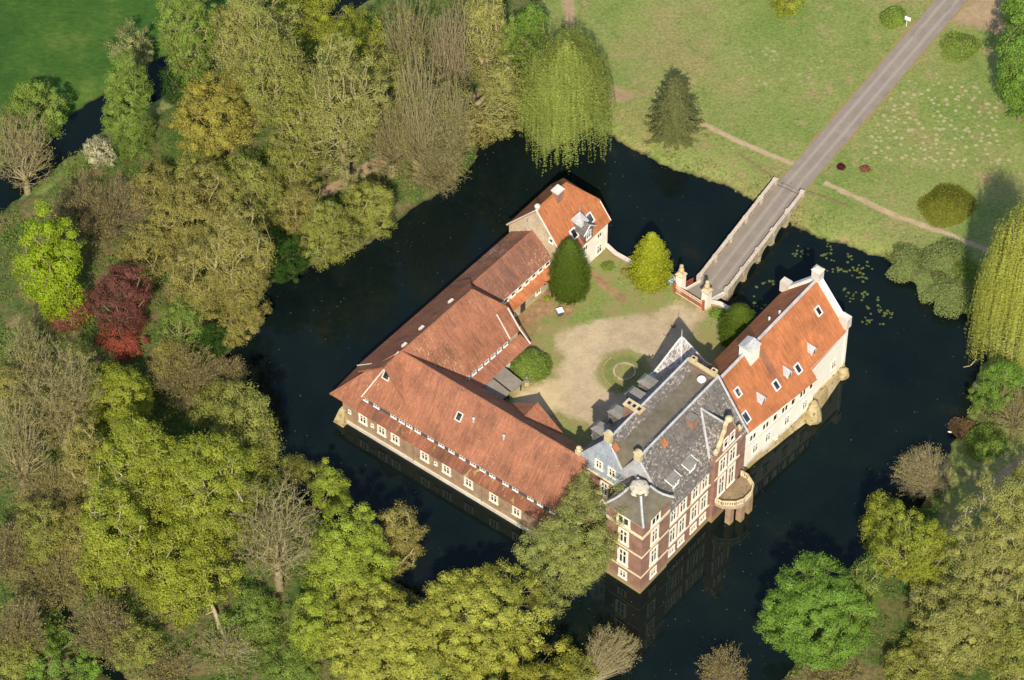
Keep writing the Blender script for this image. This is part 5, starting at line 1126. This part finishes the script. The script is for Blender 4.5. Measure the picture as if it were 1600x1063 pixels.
bare_tree('bare_tree', 652, 175, 44, 100, 'tall bare tree with paired stems left of the arching one', BT, 'olive', 1.5, 620, 5, 1.2, 1.0, 'olive', .16)
bare_tree('bare_tree', 705, 190, 40, 84, 'bare tree fanning its twigs over the far moat', BT, 'olive', 1., 520, 5, 1.2, 1.0, 'olive', .14)
bare_tree('bare_tree', 640, 80, 58, 85, 'bare greyish tree near the top edge between poplars', BT, 'olive', 1., 800, 6, 1.1, 1.0, 'olive', .1)
bare_tree('bare_tree', 700, 95, 45, 90, 'slim bare tree at the top edge left of the yellow-leaved poplar', BT, 'grey', 1., 600, 6, 1.1, 1.0, 'olive', .06)
bare_tree('bare_tree', 610, 215, 50, 70, 'low bare brushy tree beside the woodland path', BT, 'olive', .5, 600, 6, 1.0, 1.0, 'olive_brown', .2)
bare_tree('bare_tree', 682, 260, 50, 52, 'arching bare tree right at the water with drooping twigs', BT, 'olive', .3, 600, 6, 1.2, 1.0, 'olive_brown', .15)
tree('poplar_tree', 757, 50, 42, 92, 'olive_pale', 'olive poplar at the top edge left of the fresh green cone-shaped tree', OL, 'olive', 2., .6, .31, .55, .8)
tree('poplar_tree', 785, 150, 40, 66, 'olive_pale', 'olive poplar close behind the weeping willow', OL, 'olive', 3., .6, .3, .55, .8)
tree('bank_tree', 755, 195, 28, 34, 'olive_brown', 'small olive tree hanging over the water beside the willow', None, 'olive', .2, .7, .27, .5)
tree('larch_tree', 828, 62, 32, 68, 'fresh', 'fresh green cone-shaped tree left above the weeping willow', None, 'brown', .5, .8, .3, .5)
tree('poplar_tree', 800, 95, 26, 55, 'green', 'narrow green tree between the olive poplar and the cone-shaped tree', LG, 'brown', 1., .8, .3)
willow('weeping_willow', 882, 140, 74, 98, 'willow', 'bright green weeping willow hanging over the far corner of the moat', None, strands=2000, per=46)
conifer('spruce_tree', 1053, 172, 47, 61, 'spruce', 'dull green spruce standing alone on the far bank')
tree('yellow_bush', 1232, -2, 36, 24, 'yellow', 'yellow-green bush cut by the top edge above the lawn', None, 'brown', .2, .9, .3, .4, cat='shrub')
dome('shrub', 1398, 25, 22, 22, 'green', 'round green bush beside the white notice board', None, .8, None, .25, 5000)
dome('low_shrub', 1497, 70, 36, 14, 'green', 'low spreading green bush right of the drive near the top', None, .25, None, .25, 3500)
tree('chestnut_tree', 1604, 112, 58, 82, 'fresh', 'bright green chestnut tree at the right edge', 'bright green chestnuts at the right edge', 'brown', .5, 1.2, .42, .7, .45)
tree('chestnut_tree', 1600, 15, 42, 48, 'fresh', 'bright green chestnut tree in the top right corner', 'bright green chestnuts at the right edge', 'brown', .5, 1.2, .42, .7, .45)
dome('oval_shrub', 1479, 322, 46, 30, 'shrub_gold', 'low oval golden-green shrub bed on the right lawn', None, .17, None, .22, 16000, 'shrub', .16)
dome('purple_shrub', 1314, 260, 7, 8, 'maroon', 'small round dark purple shrub on the lawn near the drive', None, .9, None, .16, 1200, 'shrub', .06)
dome('small_shrub', 1351, 264, 9, 6, 'pink_brown', 'small flat reddish plant on the lawn right of the purple shrub', None, .3, None, .16, 900, 'shrub')
willow('golden_willow', 1597, 440, 66, 132, 'willow_gold', 'golden weeping willow at the right edge of the moat', None, strands=2200, per=50)
for u, v, a, b, lf, lab in ((1412, 402, 32, 22, 'bank', 'leftmost and lowest grey-green shrub of the right bank fringe'), (1446, 425, 42, 34, 'bank', 'wide grey-green shrub leaning over the water of the right bank'), (1474, 402, 36, 24, 'bank', 'grey-green shrub at the footpath below the oval bed'),
        (1487, 448, 42, 34, 'bank', 'ragged grey-green shrub over the water left of the golden willow'), (1520, 430, 32, 30, 'green', 'green shrub where the footpath meets the golden willow'), (1514, 468, 30, 26, 'green', 'green shrub at the water under the golden willow')):
    dome('bank_shrub', u, v, a, b, lf, lab, 'shrubs along the right bank', .48, None, .22, int(a*a*8), 'shrub', .55)
tree('bank_bush', 1563, 602, 42, 54, 'fresh', 'fresh green bush at the right water edge below the golden willow', None, 'brown', .2, .9, .28, .5)
dome('brown_shrub', 1510, 660, 26, 30, 'brown', 'reddish brown dry shrub at the right water edge', 'shrubs along the right bank', .6, None, .22, 5000)
dome('dull_shrub', 1543, 690, 34, 36, 'green', 'dull green shrub behind the dry brown one', 'shrubs along the right bank', .6, None, .24, 6000)
bare_tree('bare_tree', 1443, 742, 60, 46, 'pale fan-shaped bare tree on the right bank', BT, 'pale', .3, 800, 6, 1.0, 1.1, fork=.5)
bare_tree('bare_tree', 1590, 640, 40, 50, 'bare olive brush tree at the right edge above the path', BT, 'olive', .3, 500, 6, 1.0, 1.0, 'olive_brown', .15)
# --- bottom right
tree('young_oak', 1382, 825, 46, 56, 'yellow', 'yellow-olive tree below the fan-shaped bare tree', None, 'brown', 1., .75, .32, .55)
tree('poplar_tree', 1437, 865, 62, 76, 'yellow', 'yellow-green poplar with pale trunk on the bottom right bank', None, 'olive', 4.0, .65, .32, .55, .8)
tree('lime_tree', 1277, 963, 88, 96, 'fresh', 'dense bright green round tree at the bottom right water edge', None, 'brown', .6, 1.25, .34, .6, .45, amp=.16)
tree('big_poplar', 1560, 880, 78, 130, 'olive_pale', 'big pale olive tree filling the bottom right, upper one', 'pale olive trees in the bottom right corner', 'olive', 2., .75, .31, .6, .7)
tree('big_poplar', 1500, 985, 92, 92, 'olive_pale', 'pale olive tree with visible pale limbs at the bottom right', 'pale olive trees in the bottom right corner', 'olive', 1., .75, .31, .6, .7)
tree('big_poplar', 1430, 1040, 62, 52, 'olive', 'low olive tree at the bottom edge right of the bright green tree', 'pale olive trees in the bottom right corner', 'olive', .5, .75, .31, .6, .7)
tree('big_poplar', 1600, 1010, 70, 85, 'olive', 'olive tree in the very bottom right corner', 'pale olive trees in the bottom right corner', 'olive', 1., .75, .31, .6, .7)
tree('big_poplar', 1600, 790, 42, 62, 'olive', 'olive tree at the right edge below the gravel path', 'pale olive trees in the bottom right corner', 'olive', 1., .75, .31, .6, .7)
bare_tree('bare_bush', 1128, 1052, 52, 30, 'low brown bare bush at the bottom edge left of the bright green tree', BT, 'brown', .1, 400, 7, .8, 1.1)
bare_tree('bare_bush', 1300, 1058, 66, 28, 'pinkish bare brush at the bottom edge under the bright green tree', BT, 'brown', .1, 500, 7, .8, 1.1)
bare_tree('bare_bush', 958, 1020, 48, 42, 'bare bush at the bottom water edge left of centre', BT, 'grey', .1, 500, 7, .9, 1.1)
# --- foreground middle
tree('oak_tree', 735, 962, 112, 104, 'yellow_olive', 'large yellow-green oak in the bottom centre', FG, 'brown', 1., .95, .33, .62, .4)
tree('oak_tree', 590, 1010, 92, 88, 'yellow_olive', 'pale olive oak left of the large yellow-green oak', FG, 'brown', 1., .9, .33, .6, .4)
tree('oak_tree', 790, 1068, 112, 62, 'ochre_olive', 'golden olive oak cut by the bottom edge', FG, 'brown', 1., .95, .33, .6, .4)
tree('oak_tree', 885, 1058, 50, 36, 'olive', 'olive tree at the bottom edge next to the bare bush', FG, 'brown', 1., .9, .33, .55, .4)
tree('maple_tree', 545, 880, 75, 92, 'spring', 'fresh yellow-green maple between the bare tree and the oaks', FG, 'brown', .8, .95, .33, .6, .4, nodes=420)
tree('maple_tree', 500, 985, 52, 62, 'spring', 'smaller fresh green tree under the maple', FG, 'brown', .5, .8, .32, .5, .4)
tree('dark_oak', 626, 846, 44, 56, 'olive_brown', 'brownish olive tree with pale stem at the near water edge', FG, 'pale', 1., .75, .3, .5, .35)
bare_tree('bare_tree', 430, 835, 78, 92, 'big bare tree with stout grey trunk in the foreground', BT, 'grey', 4.0, 1000, 5, 1.1, .55, 'olive', .12, trunk=.62)
tree('young_maple', 517, 768, 40, 42, 'spring', 'small bright tree at the near water edge left of the moat corner', FG, 'brown', .5, .9, .3, .5)
tree('young_oak', 466, 732, 26, 26, 'olive', 'little olive tree at the near water edge beside the big poplars', FG, 'brown', .5, .7, .3, .5)
# --- big poplars on the left
LP = 'dense olive-green poplars on the left bank'
tree('poplar_tree', 225, 745, 78, 108, 'yellow', 'tall olive-green poplar, leftmost of the dense group', LP, 'pale', 1.5, 1.0, .38, .7, .4, bias=.45)
tree('poplar_tree', 318, 770, 82, 118, 'yellow', 'tall olive-green poplar in the middle of the dense group', LP, 'pale', 1.5, 1.0, .38, .7, .4, bias=.45)
tree('poplar_tree', 388, 690, 62, 82, 'olive', 'olive-green poplar reaching the moat corner', LP, 'brown', 1.5, .95, .36, .7, .4)
tree('poplar_tree', 180, 850, 60, 90, 'yellow', 'olive-green poplar at the lower left of the dense group', LP, 'pale', 1., 1.0, .38, .7, .4, bias=.45)
tree('poplar_tree', 275, 890, 88, 88, 'yellow', 'olive-green poplar at the front of the dense group above the dead trunk', LP, 'pale', 1.5, 1.0, .38, .7, .4, bias=.45)
tree('poplar_tree', 355, 640, 50, 45, 'olive', 'rounded olive poplar top behind the dense group', LP, 'brown', 1., .9, .35, .6, .4)
tree('round_tree', 190, 622, 66, 70, 'yellow', 'rounded yellow-olive tree below the red bushes', None, 'brown', 1.2, .85, .34, .6, .4)
tree('olive_tree', 130, 720, 40, 70, 'olive_brown', 'thin brownish olive tree left of the dense poplars', None, 'olive', 1., .45, .3, .5)
bare_tree('bare_tree', 95, 632, 76, 88, 'broad pale bare tree on the left below the red trees', BT, 'grey', 3.0, 1000, 6, 1.1, .7, trunk=.5)
bare_tree('bare_tree', 30, 700, 55, 85, 'bare brushy tree at the left edge', BT, 'olive', .5, 700, 6, 1.1, .9, 'olive_brown', .15)
bare_tree('bare_tree', 80, 765, 66, 55, 'low bare olive brush left of the dense poplars', BT, 'olive', .3, 700, 6, 1.0, 1.0, 'olive_brown', .25)
# --- red, lime and brown trees mid left
RG = 'copper-red trees on the left'
tree('copper_beech', 190, 465, 50, 62, 'red', 'dark red copper beech on the left', RG, 'brown', .8, .85, .32, .55)
tree('copper_beech', 193, 533, 44, 34, 'rust', 'brighter brick-red small tree below the dark copper beech', RG, 'brown', .4, .8, .3, .5)
tree('copper_beech', 112, 490, 40, 40, 'pink_brown', 'dull pinkish red tree between the lime tree and the copper beech', RG, 'grey', .6, .6, .3, .5)
tree('lime_green_maple', 82, 435, 58, 92, 'lime', 'vivid yellow-green maple on the left lawn', None, 'brown', .4, 1.2, .40, .75, .4, amp=.4, nodes=300)
bare_tree('bare_tree', 170, 335, 84, 72, 'brown bare tree behind the vivid maple', BT, 'brown', 1., 1000, 7, 1.1, .9, 'olive_brown', .12)
bare_tree('bare_tree', 120, 330, 50, 50, 'greyish bare brush on the slope above the vivid maple', BT, 'brown', .3, 600, 7, 1.0, 1.0)
OB = 'brown-olive budding trees of the left wood'
tree('budding_tree', 300, 335, 80, 80, 'olive_brown', 'brown-olive budding tree below the ochre tree', OB, 'olive', 1.5, .62, .29, .6, .4)
tree('budding_tree', 372, 420, 58, 98, 'olive_brown', 'brown-olive budding tree at the left moat edge', OB, 'olive', 1., .72, .29, .6, .4)
tree('budding_tree', 310, 440, 60, 75, 'olive_brown', 'brown-olive budding tree right of the copper beech', OB, 'olive', 1., .6, .29, .6, .4)
tree('budding_tree', 375, 500, 48, 42, 'olive_brown', 'low brown-olive tree hanging over the left corner of the moat', OB, 'olive', .3, .7, .29, .5, .4)
tree('budding_tree', 400, 310, 60, 72, 'olive', 'olive budding tree between the ochre tree and the bank', OB, 'olive', 1., .6, .29, .55, .4)
tree('budding_tree', 245, 300, 50, 50, 'olive_brown', 'small brown-olive tree left under the ochre tree', OB, 'olive', .8, .5, .29, .55, .4)
tree('holly_bush', 440, 402, 42, 46, 'deep', 'dark fresh green bush at the left moat edge', None, 'brown', .2, 1.0, .28, .5, cat='shrub')
tree('holly_bush', 330, 528, 32, 32, 'deep', 'dark green bush by the left corner of the moat', None, 'brown', .2, .9, .28, .5, cat='shrub')
tree('green_tree', 285, 500, 42, 52, 'green', 'thin green tree right below the copper beech', None, 'grey', .6, .5, .28, .5)
bare_tree('bare_tree', 285, 590, 58, 52, 'brown bare tree right of the rounded yellow-olive tree', BT, 'brown', .8, 700, 6, 1.0, .9)
bare_tree('bare_tree', 352, 590, 44, 34, 'small fan-shaped bare tree at the left moat corner', BT, 'brown', .3, 500, 7, .9, 1.1)
bare_tree('bare_tree', 45, 560, 45, 62, 'bare greenish tree at the left edge below the vivid maple', BT, 'olive', .5, 600, 6, 1.0, .9, 'olive', .2)
# --- fillers that close the canopy of the left wood
FL = 'budding olive trees closing the left wood'
for nm, u, v, a, b, lf, dn, lab in (('budding_tree', 60, 840, 52, 55, 'olive', .5, 'hazy olive tree at the left edge above the wide bare tree'), ('budding_tree', 118, 830, 44, 52, 'olive_brown', .5, 'hazy brown-olive tree between bare brush and dense poplars'),
        ('budding_tree', 20, 620, 45, 60, 'olive_brown', .45, 'hazy brown-olive tree cut by the left edge'), ('budding_tree', 128, 590, 42, 48, 'olive', .45, 'hazy olive tree in front of the dull pinkish tree'),
        ('budding_tree', 268, 560, 40, 42, 'olive_brown', .5, 'hazy brown-olive tree right of the brick-red small tree'), ('budding_tree', 320, 260, 55, 48, 'olive', .5, 'hazy olive tree under the ochre tree'),
        ('budding_tree', 230, 400, 52, 55, 'olive_brown', .5, 'hazy brown-olive tree above the copper beech'), ('budding_tree', 455, 265, 48, 60, 'olive', .5, 'hazy olive tree at the foot of the pale poplars'),
        ('budding_tree', 600, 130, 55, 75, 'olive', .35, 'hazy olive tree among the bare trees at the top'), ('budding_tree', 715, 190, 40, 60, 'olive_brown', .3, 'thin brown-olive tree right of the large bare tree'),
        ('budding_tree', 20, 1030, 48, 45, 'olive', .5, 'hazy olive tree in the bottom left corner'), ('budding_tree', 400, 960, 52, 45, 'green', .4, 'low green tree at the foot of the big foreground bare tree'),
        ('budding_tree', 460, 1040, 52, 38, 'green', .5, 'green bushy tree at the bottom edge left of the oaks'), ('budding_tree', 215, 1010, 45, 45, 'olive', .4, 'hazy olive tree between ditch and dead trunk'),
        ('budding_tree', 1350, 920, 34, 50, 'green', .5, 'small green tree right behind the bright round tree')):
    tree(nm, u, v, a, b, lf, lab, FL, 'olive', .6, dn, .28, .55, .4, bias=.4)
# --- bottom left
bare_tree('bare_tree', 85, 900, 82, 66, 'wide bare tree at the lower left beside the ditch', BT, 'olive', .4, 1000, 6, 1.1, 1.0, fork=.6)
bare_tree('bare_tree', 165, 985, 54, 60, 'bare brown tree over the ditch near the bottom left', BT, 'brown', .3, 800, 6, 1.0, 1.0, fork=.6)
tree('green_bush', 75, 1030, 84, 46, 'fresh', 'fresh green bush in the bottom left corner', None, 'brown', .2, .55, .28, .5, cat='shrub')
bare_tree('bare_tree', 30, 985, 50, 60, 'brown bare tree at the bottom left edge above the green bush', BT, 'brown', .4, 700, 7, 1.0, 1.0)
bare_tree('bare_tree', 12, 860, 36, 50, 'small brown bare tree at the lower left edge', BT, 'brown', .3, 500, 7, 1.0, 1.0)
bare_tree('bare_bush', 265, 1050, 60, 34, 'brown bare brush at the bottom edge right of the ditch', BT, 'brown', .2, 500, 7, .9, 1.0)
bare_tree('bare_bush', 355, 1020, 72, 42, 'sprawling pale branches on the grass round the dead trunk', BT, 'pale', .1, 450, 4, 1.1, 1.0, 'olive', .15)
# --- by the castle
tree('wall_tree', 892, 864, 98, 104, 'wall_green', 'loose green tree growing against the mansion from the near moat edge', None, 'olive', -.1, .44, .25, .6, .45, amp=.4, z=-.3, foot=(890, 874), trunk=.3)
tree('wall_sapling', 905, 772, 26, 38, 'wall_green', 'thin upright tree rising behind the loose green tree at the mansion wall', None, 'pale', 3., .5, .26, .5, .3, z=-.3)
CP = [(.80, 0), (.95, .10), (1.0, .22), (.97, .38), (.84, .58), (.62, .78), (.36, .92), (.12, .99), (0, 1.0)]
topiary('yew_tree', 889, 377, 474, 30, 'yew', 'tall dark green clipped yew by the gatehouse', CP, 'clipped conifers in the courtyard', size=.15)
topiary('golden_cypress', 1016, 366, 453, 28, 'gold', 'golden-yellow cypress near the gate', [(.75, 0), (.95, .08), (1.0, .2), (.94, .36), (.76, .56), (.5, .78), (.24, .93), (.1, .99), (0, 1.0)], 'clipped conifers in the courtyard', size=.22, rough=.2)
topiary('yew_tree', 1153, 479, 548, 28, 'yew', 'dark green rounded yew between the slate spire and the moat', [(.85, 0), (1.0, .15), (1.0, .4), (.85, .65), (.55, .87), (.2, .98), (0, 1.0)], 'clipped conifers in the courtyard', size=.15)
dome('round_bush', 829, 567, 33, 33, 'green', 'round glossy green bush beside the open shed', None, .95, 1.45, .22, 13000, 'shrub', .12)
dome('small_shrub', 855, 466, 5, 7, 'lime', 'small yellow-green shrub below the black lamp', None, 1.1, 1.5, .18, 700)
dome('small_shrub', 978, 424, 9, 10, 'olive_brown', 'small brownish shrub between yew and golden cypress', None, .7, 1.5, .18, 900)
dome('small_shrub', 1122, 489, 14, 9, 'fresh', 'low green plants along the wall right of the gate', None, .35, 1.5, .2, 900)
dome('small_shrub', 950, 415, 12, 9, 'green', 'low green plants along the garden wall below the gatehouse', None, .3, 1.5, .2, 800)
# --- dead trunk
a0, a1 = P(322, 925, 4.6), P(347, 992, 1.2); t = thing('dead_trunk', a1, 'pale dead trunk leaning out of the olive-green poplars', 'tree trunk')
m = MB(); m.tube(a1-[0, 0, .4], (a0+a1)/2+[.15, 0, 0], .32, .27, 9); m.tube((a0+a1)/2+[.15, 0, 0], a0, .27, .19, 9); m.build('trunk', BARK['pale'], t)
m = MB(); q = (a0*.55+a1*.45); m.tube(q, q+[-1.0, -.3, -.4], .1, .05, 6); m.build('stub', BARK['pale'], t)
t = P(1515, 572, 0); th = thing('driftwood', t, 'bare dead branch sticking out of the water near the right bank', 'branch')
m = MB()
for p0, p1, r_ in (((0, 0, -.2), (.7, .5, .5), .1), ((.7, .5, .5), (1.0, 1.5, .9), .08), ((.7, .5, .5), (1.7, .9, .8), .06), ((0, 0, .0), (-.9, -.3, .1), .08)): m.tube(t+np.array(p0), t+np.array(p1), r_, r_*.6, 6)
m.build('branch', BARK['pale'], th)
# --- water lilies
LIL = [(1254, 388), (1262, 394), (1290, 383), (1291, 397), (1286, 405), (1298, 390), (1307, 408), (1305, 424), (1296, 426), (1312, 422), (1328, 426), (1337, 421), (1343, 419), (1352, 436), (1345, 430), (1338, 434), (1358, 416), (1324, 458), (1330, 470), (1345, 465), (1352, 462), (1342, 459), (1372, 470), (1375, 484), (1383, 488), (1389, 490), (1350, 500), (1357, 498), (1380, 502), (1360, 485), (1197, 440), (1203, 443), (1180, 448), (1170, 474), (1186, 470), (1190, 476), (1326, 402), (1318, 408), (1245, 400)]
for i, (u, v) in enumerate(LIL):
    p = P(u, v, .0); rg = random.Random(i); m = MB()
    for k in range(rg.randint(2, 5)):
        c = p+np.array([rg.gauss(0, .42), rg.gauss(0, .42), .012+.004*k]); r_ = rg.uniform(.12, .24); n = 10; a0 = rg.uniform(0, 6)
        m.poly([c+[r_*cos(a0+2*pi*.93*j/n), r_*sin(a0+2*pi*.93*j/n), 0] for j in range(n+1)]+[c])
    o = m.build('water_lily', LEAF['pad']); tag(o, 'small cluster of yellow-green lily pads floating by the orange-roofed wing', 'water lily', 'lily pads floating on the moat')
# --- duck
p = P(1485, 676, 0); t = thing('white_duck', p, 'small white duck swimming near the right bank', 'duck')
m = MB(); L_ = []
for x, r_, zc in ((-.38, .02, .22), (-.3, .08, .17), (-.12, .15, .12), (.1, .15, .12), (.22, .09, .17), (.27, .06, .3), (.3, .065, .4), (.37, .05, .42), (.46, .015, .40)): L_.append([p+[x, r_*cos(a), zc+r_*sin(a)*.9] for a in np.arange(8)*pi/4])
for q0, q1 in zip(L_[:-1], L_[1:]): m.loft(q0, q1, False)
m.build('body', MT['white'], t, True)
# --- stuff: undergrowth of the wood, bank herbs, floating leaf specks
def scatter(name, n, maskf, size, hgt, leaf, box, clumpy=True, label=None, seed=1, asp=.6, minz=.12):
    rng = np.random.default_rng(seed); x = rng.uniform(box[0], box[1], n); y = rng.uniform(box[2], box[3], n)
    k = maskf(x, y) > rng.uniform(.15, .85, n); x, y = x[k], y[k]
    if clumpy: c = wob(x, y, .55)+.6*wob(x+31, y-17, 1.7); k = c > rng.uniform(-.4, .6, len(x)); x, y, c = x[k], y[k], c[k]; h = np.clip(c+.3, .1, 1.4)
    else: h = np.ones(len(x))
    z = gz(x, y); k = z > minz; x, y, z, h = x[k], y[k], z[k], h[k]; m_ = len(x); COUNT['leaf'] += m_
    c = np.stack([x, y, z+rng.uniform(.03, 1, m_)*hgt*h], 1)
    me = cards(name, c, rng.normal(size=(m_, 3))*.7+[0, -.1, .8], size*rng.uniform(.5, 1.5, m_), asp, .5+.25*rng.normal(size=m_), rng)
    me.materials.append(LEAF[leaf]); o = bpy.data.objects.new(name, me); COL.objects.link(o); tag(o, label, name.replace('_', ' '), None, 'stuff')
wl_ = lambda x, y: np.maximum(soft(sdist(x, y, WOODL), 3), soft(sdist(x, y, WOODR), 2.5)*(1-.85*soft(sdist(x, y, GREENR), 2)))*(1-.95*np.exp(-(np.minimum(line_dist(x, y, WALK)/1.6, line_dist(x, y, WALKR)/1.0))**2))
BX = (-78, 78, -66, 70)
scatter('undergrowth', 420000, wl_, .30, 1.3, 'under', BX, True, 'low green undergrowth covering the floor of the wood', 3)
scatter('brushwood', 300000, lambda x, y: wl_(x+5, y+3), .26, 1.7, 'olive_brown', BX, True, 'brownish brushwood and dead stems under the trees', 4, .3)
scatter('grass_tufts', 260000, lambda x, y: .75*(1-np.maximum(soft(sdist(x, y, WOODL), 2), soft(sdist(x, y, WOODR), 2)))*(line_dist(x, y, [RC0-RDIR*8, RC1+RDIR*60]) > 2.3)*(sdist(x, y, FIELD) < 0), .17, .10, 'tuft', BX, True, 'short tufts standing in the park lawn', 8, .45, .3)
bk = lambda x, y: 1.0*np.exp(-((-sdist(x, y, MOAT_W)-.45)/.9)**2)+.4*np.exp(-((-sdist(x, y, MOAT_W)-3.0)/1.6)**2)
scatter('bank_herbs', 300000, bk, .33, 1.15, 'bank', BX, True, 'rough herbs along the edge of the moat', 5, .5, -.25)
scatter('dry_grass', 120000, lambda x, y: bk(x+7, y-5)*bk(x, y)*1.3, .30, .7, 'dry', BX, True, 'dry straw-coloured grass along the edge of the moat', 6, .2, -.05)
rng = np.random.default_rng(9); n = 2600; x = rng.uniform(-45, 62, n); y = rng.uniform(-62, 40, n); k = (sdist(x, y, MOAT_W) > .5) & (rng.uniform(size=n) < np.clip(.35+.5*wob(x, y, .12), .04, 1)); x, y = x[k], y[k]; n = len(x)
me = cards('floating_leaves', np.stack([x, y, np.full(n, .012)+rng.uniform(0, .01, n)], 1), np.tile([0, 0, 1.], (n, 1)), rng.uniform(.05, .17, n), .7, rng.uniform(0, 1, n), rng); me.materials.append(LEAF['dry']); o = bpy.data.objects.new('floating_leaves', me); COL.objects.link(o); tag(o, 'tiny leaves floating on the dark water', 'floating leaves', None, 'stuff')
print('LEAVES', COUNT)
